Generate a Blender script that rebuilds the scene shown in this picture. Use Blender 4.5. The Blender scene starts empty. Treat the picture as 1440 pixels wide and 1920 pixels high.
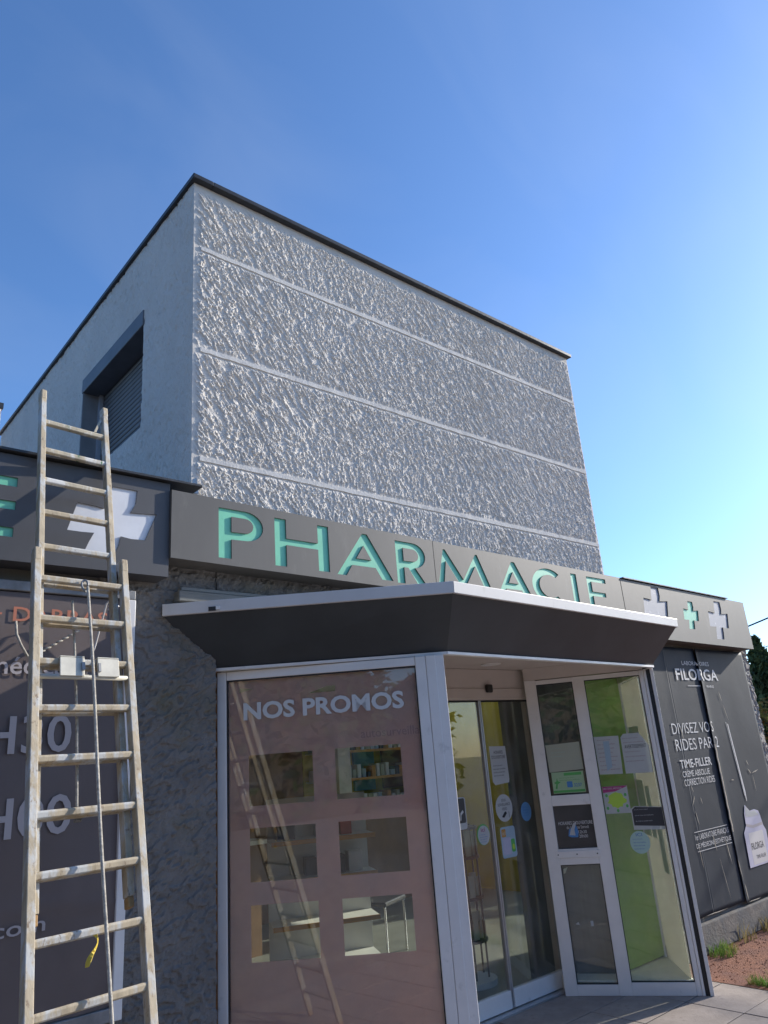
import bpy, math, random
import numpy as np
from mathutils import Vector, Matrix

random.seed(7)
rng = np.random.RandomState(11)
scn = bpy.context.scene
col = scn.collection
rad = math.radians

# ------------------------------------------------------------------ camera
cam_d = bpy.data.cameras.new('camera')
cam = bpy.data.objects.new('camera', cam_d)
col.objects.link(cam)
cam_d.sensor_fit = 'HORIZONTAL'
cam_d.sensor_width = 36.0
cam_d.lens = 36.0 * 1377.69 / 1440.0
cam_d.clip_start = 0.05
cam_d.clip_end = 3000
cr = Vector((0.76004197, -0.64558859, -0.07450885))
cu = Vector((-0.15440694, -0.29075962, 0.94425491))
cf = Vector((0.63126436, 0.70616868, 0.32067287))
cam.matrix_world = Matrix(((cr.x, cu.x, -cf.x, 0.0), (cr.y, cu.y, -cf.y, 0.0), (cr.z, cu.z, -cf.z, 1.7), (0, 0, 0, 1)))
scn.camera = cam

# ------------------------------------------------------------------ light
SUN_EL = rad(23.0)
SUN_AZ = rad(13.0)                     # sun stands towards +X, this far in front of the facade
sun_dir = Vector((math.cos(SUN_AZ) * math.cos(SUN_EL), -math.sin(SUN_AZ) * math.cos(SUN_EL), math.sin(SUN_EL)))
sd = bpy.data.lights.new('sun', 'SUN')
sd.energy = 2.75
sd.angle = rad(0.53)
sd.color = (1.0, 0.93, 0.82)
sun = bpy.data.objects.new('sun', sd)
col.objects.link(sun)
sun.rotation_euler = sun_dir.to_track_quat('Z', 'Y').to_euler()
sun.location = (20, -8, 12)

world = bpy.data.worlds.new('World')
scn.world = world
world.use_nodes = True
wn = world.node_tree.nodes
wl = world.node_tree.links
wn.clear()
sky = wn.new('ShaderNodeTexSky')
sky.sky_type = 'NISHITA'
sky.sun_disc = False
sky.sun_elevation = SUN_EL
sky.sun_rotation = math.atan2(sun_dir.x, sun_dir.y)
sky.air_density = 1.0
sky.dust_density = 0.85
sky.ozone_density = 7.5
bg = wn.new('ShaderNodeBackground')
bg.inputs['Strength'].default_value = 0.108
wo = wn.new('ShaderNodeOutputWorld')
# very thin high cirrus all over the sky
wtc = wn.new('ShaderNodeTexCoord')
wmp = wn.new('ShaderNodeMapping')
wmp.inputs['Scale'].default_value = (1.2, 3.4, 2.2)
wmp.inputs['Rotation'].default_value = (0.2, 0.3, 0.7)
wtx = wn.new('ShaderNodeTexNoise')
wtx.inputs['Scale'].default_value = 1.6
wtx.inputs['Detail'].default_value = 5.0
wtx.inputs['Distortion'].default_value = 0.6
wmr = wn.new('ShaderNodeMapRange')
wmr.inputs['From Min'].default_value = 0.45
wmr.inputs['From Max'].default_value = 0.85
wmr.inputs['To Max'].default_value = 0.09
wmx = wn.new('ShaderNodeMix')
wmx.data_type = 'RGBA'
wmx.inputs[7].default_value = (3.4, 3.7, 4.0, 1)
wl.new(wtc.outputs['Generated'], wmp.inputs['Vector'])
wl.new(wmp.outputs['Vector'], wtx.inputs['Vector'])
wl.new(wtx.outputs['Fac'], wmr.inputs['Value'])
wl.new(wmr.outputs['Result'], wmx.inputs['Factor'])
wl.new(sky.outputs['Color'], wmx.inputs[6])
wl.new(wmx.outputs[2], bg.inputs['Color'])
wl.new(bg.outputs['Background'], wo.inputs['Surface'])

vs = scn.view_settings
vs.view_transform = 'Standard'
vs.look = 'None'
vs.exposure = 1.22
vs.gamma = 1.0
vs.use_curve_mapping = False
scn.cycles.max_bounces = 10
scn.cycles.transparent_max_bounces = 16
scn.cycles.sample_clamp_indirect = 6.0

# ------------------------------------------------------------------ materials
MATS = {}


def pmat(name, color, rough=0.7, metal=0.0, var=0.0, vscale=4.0, color2=None, c2scale=3.0, c2lo=0.45, c2hi=0.6,
         bump=0.0, bscale=60.0, bdist=0.01, bdetail=4.0, spec=0.5, stretch=(1, 1, 1), translucent=0.0, color3=None,
         c3scale=9.0, c3lo=0.6, c3hi=0.68):
    m = bpy.data.materials.new(name)
    m.use_nodes = True
    nt = m.node_tree
    n = nt.nodes
    l = nt.links
    b = n['Principled BSDF']
    b.inputs['Base Color'].default_value = (*color, 1)
    b.inputs['Roughness'].default_value = rough
    b.inputs['Metallic'].default_value = metal
    b.inputs['Specular IOR Level'].default_value = spec
    tc = n.new('ShaderNodeTexCoord')
    mp = n.new('ShaderNodeMapping')
    mp.inputs['Scale'].default_value = stretch
    l.new(tc.outputs['Object'], mp.inputs['Vector'])

    def noise(scale, detail=4.0, rough_=0.6):
        t = n.new('ShaderNodeTexNoise')
        t.inputs['Scale'].default_value = scale
        t.inputs['Detail'].default_value = detail
        t.inputs['Roughness'].default_value = rough_
        l.new(mp.outputs['Vector'], t.inputs['Vector'])
        return t
    cur = None

    def mix(fac, a, c):
        mx = n.new('ShaderNodeMix')
        mx.data_type = 'RGBA'
        l.new(fac, mx.inputs['Factor'])
        if isinstance(a, tuple):
            mx.inputs[6].default_value = (*a, 1)
        else:
            l.new(a, mx.inputs[6])
        mx.inputs[7].default_value = (*c, 1)
        return mx.outputs[2]

    def ramp(src, lo, hi):
        r = n.new('ShaderNodeMapRange')
        r.inputs['From Min'].default_value = lo
        r.inputs['From Max'].default_value = hi
        l.new(src, r.inputs['Value'])
        return r.outputs['Result']
    cur = color
    if var > 0:
        t = noise(vscale, 6.0)
        dark = tuple(c * (1 - var) for c in color)
        cur = mix(ramp(t.outputs['Fac'], 0.35, 0.65), color, dark)
    if color2 is not None:
        t = noise(c2scale, 5.0, 0.65)
        cur = mix(ramp(t.outputs['Fac'], c2lo, c2hi), cur, color2)
    if color3 is not None:
        t = noise(c3scale, 5.0, 0.7)
        cur = mix(ramp(t.outputs['Fac'], c3lo, c3hi), cur, color3)
    if not isinstance(cur, tuple):
        l.new(cur, b.inputs['Base Color'])
    if bump > 0:
        t = noise(bscale, bdetail)
        bn = n.new('ShaderNodeBump')
        bn.inputs['Strength'].default_value = bump
        bn.inputs['Distance'].default_value = bdist
        l.new(t.outputs['Fac'], bn.inputs['Height'])
        l.new(bn.outputs['Normal'], b.inputs['Normal'])
    if translucent > 0:
        tr = n.new('ShaderNodeBsdfTranslucent')
        if isinstance(cur, tuple):
            tr.inputs['Color'].default_value = (*cur, 1)
        else:
            l.new(cur, tr.inputs['Color'])
        ms = n.new('ShaderNodeMixShader')
        ms.inputs['Fac'].default_value = translucent
        l.new(b.outputs['BSDF'], ms.inputs[1])
        l.new(tr.outputs['BSDF'], ms.inputs[2])
        l.new(ms.outputs['Shader'], n['Material Output'].inputs['Surface'])
    MATS[name] = m
    return m


def glass(name, tint=(0.93, 0.97, 0.94), ior=1.5, dirt=0.02):
    m = bpy.data.materials.new(name)
    m.use_nodes = True
    nt = m.node_tree
    n = nt.nodes
    l = nt.links
    n.remove(n['Principled BSDF'])
    fr = n.new('ShaderNodeFresnel')
    ge = n.new('ShaderNodeNewGeometry')
    io = n.new('ShaderNodeMapRange')                  # same reflectance on both faces of the thin pane
    io.inputs['To Min'].default_value = ior
    io.inputs['To Max'].default_value = 1.0 / ior
    l.new(ge.outputs['Backfacing'], io.inputs['Value'])
    l.new(io.outputs['Result'], fr.inputs['IOR'])
    tr = n.new('ShaderNodeBsdfTransparent')
    tr.inputs['Color'].default_value = (*tint, 1)
    gl = n.new('ShaderNodeBsdfGlossy')
    gl.inputs['Roughness'].default_value = 0.01
    gl.inputs['Color'].default_value = (1, 1, 1, 1)
    a = n.new('ShaderNodeMixShader')
    l.new(fr.outputs['Fac'], a.inputs['Fac'])
    l.new(tr.outputs['BSDF'], a.inputs[1])
    l.new(gl.outputs['BSDF'], a.inputs[2])
    df = n.new('ShaderNodeBsdfDiffuse')
    df.inputs['Color'].default_value = (0.5, 0.5, 0.48, 1)
    tx = n.new('ShaderNodeTexNoise')
    tx.inputs['Scale'].default_value = 5.0
    tx.inputs['Detail'].default_value = 6.0
    tc = n.new('ShaderNodeTexCoord')
    l.new(tc.outputs['Object'], tx.inputs['Vector'])
    mr = n.new('ShaderNodeMapRange')
    mr.inputs['From Min'].default_value = 0.4
    mr.inputs['From Max'].default_value = 0.75
    mr.inputs['To Max'].default_value = dirt
    l.new(tx.outputs['Fac'], mr.inputs['Value'])
    b = n.new('ShaderNodeMixShader')
    l.new(mr.outputs['Result'], b.inputs['Fac'])
    l.new(a.outputs['Shader'], b.inputs[1])
    l.new(df.outputs['BSDF'], b.inputs[2])
    l.new(b.outputs['Shader'], n['Material Output'].inputs['Surface'])
    MATS[name] = m
    return m


def film(name, color, clear, transl):
    m = bpy.data.materials.new(name)
    m.use_nodes = True
    nt = m.node_tree
    n = nt.nodes
    l = nt.links
    b = n['Principled BSDF']
    b.inputs['Roughness'].default_value = 0.6
    tc = n.new('ShaderNodeTexCoord')
    tx = n.new('ShaderNodeTexNoise')
    tx.inputs['Scale'].default_value = 2.2
    tx.inputs['Detail'].default_value = 4.0
    l.new(tc.outputs['Object'], tx.inputs['Vector'])
    mx = n.new('ShaderNodeMix')
    mx.data_type = 'RGBA'
    mx.inputs[6].default_value = (*color, 1)
    mx.inputs[7].default_value = (color[0] * 0.78, color[1] * 0.74, color[2] * 0.8, 1)
    l.new(tx.outputs['Fac'], mx.inputs['Factor'])
    l.new(mx.outputs[2], b.inputs['Base Color'])
    tl = n.new('ShaderNodeBsdfTranslucent')
    l.new(mx.outputs[2], tl.inputs['Color'])
    a = n.new('ShaderNodeMixShader')
    a.inputs['Fac'].default_value = transl
    l.new(b.outputs['BSDF'], a.inputs[1])
    l.new(tl.outputs['BSDF'], a.inputs[2])
    tp = n.new('ShaderNodeBsdfTransparent')
    c = n.new('ShaderNodeMixShader')
    c.inputs['Fac'].default_value = clear
    l.new(a.outputs['Shader'], c.inputs[1])
    l.new(tp.outputs['BSDF'], c.inputs[2])
    l.new(c.outputs['Shader'], n['Material Output'].inputs['Surface'])
    MATS[name] = m
    return m


pmat('roughcast_light', (0.72, 0.675, 0.615), 0.95, spec=0.1, stretch=(1, 1, 0.3), var=0.10, vscale=1.3, bump=0.35, bscale=160, bdist=0.004, color2=(0.61, 0.575, 0.53), c2scale=0.9, c2lo=0.55, c2hi=0.8)
pmat('side_render', (0.80, 0.74, 0.67), 0.92, var=0.10, vscale=2.0, bump=1.0, bscale=34, bdist=0.04, bdetail=8, stretch=(1, 1, 0.5), color2=(0.62, 0.58, 0.53), c2scale=26, c2lo=0.62, c2hi=0.70, spec=0.2)
pmat('band_paint', (0.68, 0.66, 0.63), 0.95, spec=0.15, var=0.12, vscale=7, bump=0.5, bscale=70, bdist=0.006, color2=(0.40, 0.40, 0.40), c2scale=14, c2lo=0.58, c2hi=0.75)
pmat('coping_metal', (0.045, 0.046, 0.05), 0.45, 0.3, var=0.3, vscale=9, bump=0.15, bscale=30)
pmat('dark_roughcast', (0.235, 0.22, 0.205), 0.95, spec=0.15, var=0.22, vscale=5, bump=0.7, bscale=80, bdist=0.008, color2=(0.18, 0.165, 0.12), c2scale=2.2, c2lo=0.5, c2hi=0.7)
pmat('end_roughcast', (0.50, 0.47, 0.42), 0.92, var=0.35, vscale=25, bump=1.0, bscale=55, bdist=0.02)
pmat('shutter_metal', (0.14, 0.14, 0.145), 0.5, 0.2, var=0.2, vscale=6)
pmat('shutter_dark', (0.03, 0.032, 0.038), 0.6)
pmat('jamb_paint', (0.30, 0.29, 0.29), 0.7, var=0.2, vscale=7)
pmat('rail_light', (0.45, 0.46, 0.5), 0.5, 0.2)
pmat('sign_grey', (0.125, 0.118, 0.108), 0.55, 0.0, var=0.16, vscale=3.0, stretch=(1, 1, 0.4), bump=0.05, bscale=6, bdist=0.01, color2=(0.17, 0.16, 0.145), c2scale=5, c2lo=0.6, c2hi=0.8)
pmat('sign_dark', (0.088, 0.087, 0.092), 0.5, 0.0, var=0.18, vscale=3.0, stretch=(1, 1, 0.4), bump=0.05, bscale=6, bdist=0.01)
pmat('inlay_green', (0.22, 0.66, 0.43), 0.4, var=0.12, vscale=9, color2=(0.22, 0.60, 0.44), c2scale=7, c2lo=0.58, c2hi=0.66)
pmat('inlay_white', (0.72, 0.73, 0.76), 0.4, var=0.1, vscale=6)
pmat('inlay_lilac', (0.30, 0.30, 0.34), 0.45, var=0.1, vscale=6, color2=(0.48, 0.48, 0.52), c2scale=14, c2lo=0.6, c2hi=0.66)
pmat('gutter_white', (0.64, 0.62, 0.60), 0.4, var=0.10, vscale=3, color2=(0.45, 0.43, 0.38), c2scale=6, c2lo=0.62, c2hi=0.8, stretch=(1, 1, 0.5))
pmat('fascia_dark', (0.060, 0.066, 0.072), 0.45, spec=0.3, var=0.25, vscale=2.2, bump=0.04, bscale=4, bdist=0.02)
pmat('rubber_black', (0.012, 0.012, 0.014), 0.5)
pmat('frame_white', (0.80, 0.77, 0.74), 0.35, var=0.08, vscale=5, color2=(0.52, 0.5, 0.47), c2scale=9, c2lo=0.62, c2hi=0.8)
pmat('soffit_white', (0.62, 0.55, 0.50), 0.6, var=0.1, vscale=3)
pmat('aluminium', (0.55, 0.56, 0.58), 0.35, 0.7, var=0.1, vscale=8)
pmat('board_weathered', (0.24, 0.24, 0.22), 0.85, var=0.35, vscale=6, stretch=(0.3, 1, 3), bump=0.4, bscale=30)
pmat('zinc', (0.30, 0.30, 0.30), 0.55, 0.3, var=0.4, vscale=8, bump=0.2, bscale=14)
pmat('ladder_wood', (0.47, 0.39, 0.27), 0.75, var=0.28, vscale=7, stretch=(3, 3, 1), bump=0.25, bscale=40, bdist=0.004,
     color2=(0.46, 0.46, 0.44), c2scale=6, c2lo=0.48, c2hi=0.6, color3=(0.20, 0.14, 0.09), c3scale=18, c3lo=0.58, c3hi=0.7)
pmat('ladder_top', (0.48, 0.42, 0.31), 0.75, var=0.28, vscale=7, stretch=(3, 3, 1), bump=0.25, bscale=40, bdist=0.004,
     color2=(0.60, 0.59, 0.56), c2scale=6, c2lo=0.5, c2hi=0.6, color3=(0.07, 0.16, 0.09), c3scale=7, c3lo=0.60, c3hi=0.66)
pmat('ladder_end', (0.40, 0.24, 0.10), 0.85, var=0.3, vscale=30)
pmat('rope', (0.50, 0.46, 0.39), 0.9, var=0.45, vscale=70, bump=0.6, bscale=160, bdist=0.004)
pmat('strap_yellow', (0.65, 0.47, 0.06), 0.6)
pmat('bracket_paint', (0.58, 0.55, 0.46), 0.55, 0.1, var=0.2, vscale=14, color3=(0.25, 0.17, 0.10), c3scale=18, c3lo=0.64, c3hi=0.7)
pmat('poster_dark', (0.135, 0.105, 0.098), 0.5, var=0.15, vscale=3, bump=0.10, bscale=5, bdist=0.02)
pmat('poster_filo', (0.032, 0.041, 0.056), 0.6, spec=0.15, var=0.2, vscale=2, bump=0.12, bscale=4, bdist=0.02, color2=(0.045, 0.050, 0.060), c2scale=6, c2lo=0.6, c2hi=0.75)
pmat('print_orange', (0.48, 0.17, 0.10), 0.55)
pmat('print_grey', (0.40, 0.36, 0.36), 0.55)
pmat('print_white', (0.60, 0.60, 0.60), 0.55, var=0.2, vscale=30)
pmat('print_lilac', (0.50, 0.49, 0.60), 0.5, var=0.12, vscale=6)
pmat('print_black', (0.02, 0.02, 0.025), 0.6)
pmat('print_bluegrey', (0.60, 0.60, 0.59), 0.6)
pmat('print_mauve', (0.38, 0.24, 0.25), 0.6)
pmat('print_blue', (0.06, 0.22, 0.50), 0.5)
pmat('print_green', (0.10, 0.42, 0.10), 0.5)
pmat('print_lime', (0.42, 0.62, 0.06), 0.5)
pmat('print_magenta', (0.36, 0.03, 0.16), 0.5)
pmat('print_ochre', (0.55, 0.27, 0.05), 0.5)
pmat('torn_paper', (0.42, 0.38, 0.31), 0.9, var=0.2, vscale=40)
pmat('paper_white', (0.66, 0.67, 0.66), 0.7, var=0.06, vscale=6, translucent=0.35)
pmat('paper_cream', (0.60, 0.62, 0.50), 0.7, var=0.06, vscale=6, translucent=0.35)
pmat('paper_green', (0.50, 0.68, 0.42), 0.6, translucent=0.3)
pmat('paper_mint', (0.55, 0.72, 0.66), 0.6, translucent=0.3)
pmat('paper_blue', (0.16, 0.36, 0.62), 0.6, translucent=0.3)
pmat('paper_pale_blue', (0.45, 0.58, 0.66), 0.6, translucent=0.3)
pmat('paper_black', (0.035, 0.035, 0.04), 0.45)
pmat('panel_black', (0.045, 0.045, 0.05), 0.35, var=0.4, vscale=6)
pmat('sensor_black', (0.02, 0.02, 0.02), 0.3)
pmat('paving', (0.36, 0.30, 0.26), 0.85, var=0.22, vscale=5, bump=0.4, bscale=70, bdist=0.006, color2=(0.27, 0.225, 0.195), c2scale=22, c2lo=0.55, c2hi=0.7)
pmat('paving_joint', (0.09, 0.08, 0.075), 0.95, bump=0.4, bscale=60)
pmat('bounce_ground', (0.33, 0.28, 0.235), 0.9, var=0.25, vscale=3, bump=0.5, bscale=90, bdist=0.01)  # pale ground, lightened to bounce warm light into the shade
pmat('red_gravel', (0.34, 0.145, 0.085), 0.95, var=0.35, vscale=30, bump=1.0, bscale=75, bdist=0.02, color2=(0.20, 0.09, 0.065), c2scale=3, c2lo=0.45, c2hi=0.65)
pmat('grass_blade', (0.16, 0.28, 0.05), 0.7, var=0.4, vscale=6, translucent=0.3, color2=(0.30, 0.26, 0.08), c2scale=9, c2lo=0.5, c2hi=0.62)
pmat('dry_blade', (0.34, 0.27, 0.11), 0.8, var=0.4, vscale=8, translucent=0.3)
pmat('conifer_leaf', (0.06, 0.11, 0.04), 0.8, var=0.5, vscale=3, translucent=0.15)
pmat('autumn_leaf', (0.30, 0.16, 0.045), 0.8, var=0.4, vscale=8, translucent=0.3, color2=(0.12, 0.16, 0.04), c2scale=3, c2lo=0.4, c2hi=0.6)
pmat('broad_leaf', (0.06, 0.12, 0.03), 0.75, var=0.5, vscale=2, translucent=0.25)
pmat('bark', (0.12, 0.09, 0.065), 0.95, var=0.4, vscale=10, bump=0.8, bscale=20, bdist=0.03)
pmat('cable_black', (0.03, 0.03, 0.03), 0.6)
pmat('int_floor', (0.26, 0.27, 0.24), 0.35, var=0.15, vscale=3)
pmat('int_white', (0.78, 0.76, 0.70), 0.8, var=0.06, vscale=2)
pmat('int_yellow', (0.50, 0.42, 0.06), 0.8, var=0.08, vscale=2)
pmat('int_green', (0.26, 0.46, 0.12), 0.75, var=0.12, vscale=2, color2=(0.36, 0.54, 0.18), c2scale=1.2, c2lo=0.45, c2hi=0.7)
pmat('int_grey', (0.16, 0.17, 0.18), 0.7, var=0.2, vscale=5, stretch=(6, 6, 0.4))
pmat('int_brown', (0.24, 0.13, 0.055), 0.6, var=0.25, vscale=4)
pmat('shelf_white', (0.70, 0.70, 0.66), 0.5)
pmat('shelf_orange', (0.55, 0.27, 0.06), 0.5)
pmat('chair_black', (0.02, 0.02, 0.022), 0.4)
pmat('chrome', (0.7, 0.7, 0.7), 0.15, 1.0)
pmat('box_dark', (0.04, 0.04, 0.045), 0.5)
pmat('box_teal', (0.10, 0.35, 0.42), 0.5)
pmat('box_red', (0.45, 0.05, 0.05), 0.5)
pmat('box_white', (0.65, 0.65, 0.63), 0.5)
pmat('concrete_base', (0.20, 0.18, 0.16), 0.95, var=0.35, vscale=9, bump=0.6, bscale=40, color2=(0.12, 0.12, 0.12), c2scale=5)
glass('glass_clear', (0.955, 0.975, 0.955), 1.52, 0.09)
glass('glass_side', (0.955, 0.98, 0.955), 1.52, 0.09)
film('film_pink', (0.78, 0.53, 0.48), 0.17, 0.48)
film('film_diffuser', (0.85, 0.80, 0.72), 0.05, 0.75)
film('film_beige', (0.62, 0.60, 0.52), 0.12, 0.38)
film('film_mint', (0.55, 0.70, 0.60), 0.10, 0.45)

# ------------------------------------------------------------------ mesh helpers


class Frame:
    """local (u along a plan line, n to the right-hand outside, z) -> world"""
    def __init__(self, p0, p1):
        self.p0 = Vector((p0[0], p0[1], 0))
        d = Vector((p1[0] - p0[0], p1[1] - p0[1], 0))
        self.len = d.length
        self.d = d.normalized()
        self.n = Vector((self.d.y, -self.d.x, 0))      # towards the camera for lines running left to right

    def __call__(self, u, n, z):
        v = self.p0 + self.d * u + self.n * n
        return (v.x, v.y, z)


WORLD = Frame((0, 0), (1, 0))


def wid(x, y, z):
    return (x, y, z)


class MB:
    def __init__(self):
        self.v = []
        self.f = []

    def box(self, a0, a1, b0, b1, c0, c1, T=wid):
        i = len(self.v)
        for c in (c0, c1):
            for a, b in ((a0, b0), (a1, b0), (a1, b1), (a0, b1)):
                self.v.append(T(a, b, c))
        for q in ((3, 2, 1, 0), (4, 5, 6, 7), (0, 1, 5, 4), (1, 2, 6, 5), (2, 3, 7, 6), (3, 0, 4, 7)):
            self.f.append([i + k for k in q])
        return self

    def hexa(self, pts):
        i = len(self.v)
        self.v += [tuple(p) for p in pts]
        for q in ((3, 2, 1, 0), (4, 5, 6, 7), (0, 1, 5, 4), (1, 2, 6, 5), (2, 3, 7, 6), (3, 0, 4, 7)):
            self.f.append([i + k for k in q])
        return self

    def quad(self, *pts):
        i = len(self.v)
        self.v += [tuple(p) for p in pts]
        self.f.append(list(range(i, i + len(pts))))
        return self

    def prism(self, poly, n0, n1, T):
        """poly in (u, z), extruded along the frame normal"""
        i = len(self.v)
        k = len(poly)
        for n in (n0, n1):
            for (u, z) in poly:
                self.v.append(T(u, n, z))
        self.f.append([i + j for j in range(k)])
        self.f.append([i + k + j for j in reversed(range(k))])
        for j in range(k):
            j2 = (j + 1) % k
            self.f.append([i + j, i + k + j, i + k + j2, i + j2])
        return self

    def tube(self, path, r, seg=8, cap=True):
        path = [Vector(p) for p in path]
        rs = r if isinstance(r, (list, tuple)) else [r] * len(path)
        i = len(self.v)
        for k, P in enumerate(path):
            t = (path[min(k + 1, len(path) - 1)] - path[max(k - 1, 0)]).normalized()
            a = t.cross(Vector((0, 0, 1)))
            if a.length < 0.05:
                a = t.cross(Vector((1, 0, 0)))
            a.normalize()
            b = t.cross(a)
            for s in range(seg):
                th = 2 * math.pi * s / seg
                self.v.append(tuple(P + (a * math.cos(th) + b * math.sin(th)) * rs[k]))
        for k in range(len(path) - 1):
            for s in range(seg):
                s2 = (s + 1) % seg
                self.f.append([i + k * seg + s, i + k * seg + s2, i + (k + 1) * seg + s2, i + (k + 1) * seg + s])
        if cap:
            self.f.append([i + s for s in reversed(range(seg))])
            self.f.append([i + (len(path) - 1) * seg + s for s in range(seg)])
        return self

    def build(self, name, mat, parent=None, bevel=0.0, smooth=False):
        return link_mesh(name, self.v, self.f, mat, parent, bevel, smooth)


def root_loc(o):
    L = Vector((0, 0, 0))
    while o is not None:
        L += Vector(o.location)
        o = o.parent
    return L


def link_mesh(name, v, f, mat, parent=None, bevel=0.0, smooth=False):
    me = bpy.data.meshes.new(name)
    if parent is not None:
        L = root_loc(parent)
    else:
        a = np.array(v)
        lo = a.min(0)
        hi = a.max(0)
        L = Vector(((lo[0] + hi[0]) / 2, (lo[1] + hi[1]) / 2, lo[2]))
    arr = np.array(v, dtype=float) - np.array(L)
    me.from_pydata(arr.tolist(), [], f)
    me.update()
    if isinstance(mat, str):
        mat = MATS[mat]
    me.materials.append(mat)
    o = bpy.data.objects.new(name, me)
    col.objects.link(o)
    if parent is not None:
        o.parent = parent
    else:
        o.location = L
    if bevel > 0:
        md = o.modifiers.new('bevel', 'BEVEL')
        md.width = bevel
        md.segments = 2
        md.limit_method = 'ANGLE'
    if smooth:
        for p in me.polygons:
            p.use_smooth = True
    return o


def thing(name, label, cat, loc=(0, 0, 0), group=None):
    o = bpy.data.objects.new(name, None)
    o.empty_display_size = 0.2
    col.objects.link(o)
    o.location = loc
    return tag(o, label, cat, group)


def tag(o, label, cat, group=None):
    o['label'] = label
    o['category'] = cat
    if group:
        o['group'] = group
    return o


def struct(o):
    o['kind'] = 'structure'
    return o


def inst(src, parent, offset):
    o = src.copy()
    col.objects.link(o)
    o.parent = parent
    o.location = Vector(src.location) + Vector(offset)
    return o


def curve_mesh(splines, extrude=0.0):
    """filled 2D outline(s): nested outlines cut holes. returns verts (u, z, depth), faces"""
    cu_ = bpy.data.curves.new('outline', 'CURVE')
    cu_.dimensions = '2D'
    cu_.fill_mode = 'BOTH'
    cu_.extrude = extrude
    for pts in splines:
        s = cu_.splines.new('POLY')
        s.points.add(len(pts) - 1)
        for k, (u, z) in enumerate(pts):
            s.points[k].co = (u, z, 0, 1)
        s.use_cyclic_u = True
    ob = bpy.data.objects.new('outline', cu_)
    col.objects.link(ob)
    dg = bpy.context.evaluated_depsgraph_get()
    me = bpy.data.meshes.new_from_object(ob.evaluated_get(dg))
    v = [tuple(x.co) for x in me.vertices]
    f = [list(p.vertices) for p in me.polygons]
    bpy.data.objects.remove(ob)
    bpy.data.curves.remove(cu_)
    bpy.data.meshes.remove(me)
    return v, f


def sheet(name, splines, T, n, mat, parent, thick=0.001):
    v, f = curve_mesh(splines, thick / 2)
    return link_mesh(name, [T(x, n + z, y) for x, y, z in v], f, mat, parent)


TXT = {}


def text_geo(s, bold):
    key = (s, bold)
    if key not in TXT:
        c = bpy.data.curves.new('txt', 'FONT')
        c.body = s
        c.size = 1.0
        c.offset = bold
        c.resolution_u = 3
        ob = bpy.data.objects.new('txt', c)
        col.objects.link(ob)
        dg = bpy.context.evaluated_depsgraph_get()
        me = bpy.data.meshes.new_from_object(ob.evaluated_get(dg))
        v = np.array([tuple(x.co) for x in me.vertices])
        f = [list(p.vertices) for p in me.polygons]
        bpy.data.objects.remove(ob)
        bpy.data.curves.remove(c)
        bpy.data.meshes.remove(me)
        TXT[key] = (v, f)
    return TXT[key]


def text(s, T, u0, u1, z0, z1, n, mat, parent, bold=0.0, tilt=0.0, name='lettering', dz=0.0):
    """text stretched to fill the rectangle u0..u1, z0..z1; dz drops the right end"""
    v, f = text_geo(s, bold)
    lo = v.min(0)
    hi = v.max(0)
    out = []
    for x, y, _ in v:
        a = (x - lo[0]) / (hi[0] - lo[0])
        b = (y - lo[1]) / (hi[1] - lo[1])
        out.append(T(u0 + (u1 - u0) * a + tilt * b * (z1 - z0), n, z0 + (z1 - z0) * b + dz * a))
    return link_mesh(name, out, f, mat, parent)


def lattice(seed, n=256):
    return np.random.RandomState(seed).rand(n, n)


def vnoise(x, y, seed):
    g = lattice(seed)
    n = g.shape[0]
    xi = np.floor(x).astype(int)
    yi = np.floor(y).astype(int)
    fx = x - xi
    fy = y - yi
    fx = fx * fx * fx * (fx * (fx * 6 - 15) + 10)
    fy = fy * fy * fy * (fy * (fy * 6 - 15) + 10)
    a = g[xi % n, yi % n]
    b = g[(xi + 1) % n, yi % n]
    c = g[xi % n, (yi + 1) % n]
    d = g[(xi + 1) % n, (yi + 1) % n]
    return (a * (1 - fx) + b * fx) * (1 - fy) + (c * (1 - fx) + d * fx) * fy


def smooth01(x, a, b):
    t = np.clip((x - a) / (b - a), 0, 1)
    return t * t * (3 - 2 * t)


def streaky(X, Z, ang, la, lb, seed):
    ca, sa = math.cos(ang), math.sin(ang)
    A = X * ca + Z * sa + 50
    B = -X * sa + Z * ca + 50
    wob = 0.6 * (vnoise(A / 0.045, B / 0.045, seed + 9) - 0.5)
    n1 = vnoise(A / la + wob, B / lb + wob, seed)
    n2 = vnoise(A / la * 2.1, B / lb * 1.9 + wob, seed + 1)
    return 0.62 * n1 + 0.38 * n2


def relief_grid(name, x0, x1, z0, z1, step, ybase, hfun, mat, parent, smooth=False):
    nx = int((x1 - x0) / step) + 1
    nz = int((z1 - z0) / step) + 1
    xs = np.linspace(x0, x1, nx)
    zs = np.linspace(z0, z1, nz)
    X, Z = np.meshgrid(xs, zs)
    H = hfun(X, Z)
    V = np.stack([X, np.full_like(X, ybase) - H, Z], -1).reshape(-1, 3)
    idx = np.arange(nx * nz).reshape(nz, nx)
    F = np.stack([idx[:-1, :-1], idx[:-1, 1:], idx[1:, 1:], idx[1:, :-1]], -1).reshape(-1, 4)
    return link_mesh(name, V, F.tolist(), mat, parent, smooth=smooth)


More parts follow.
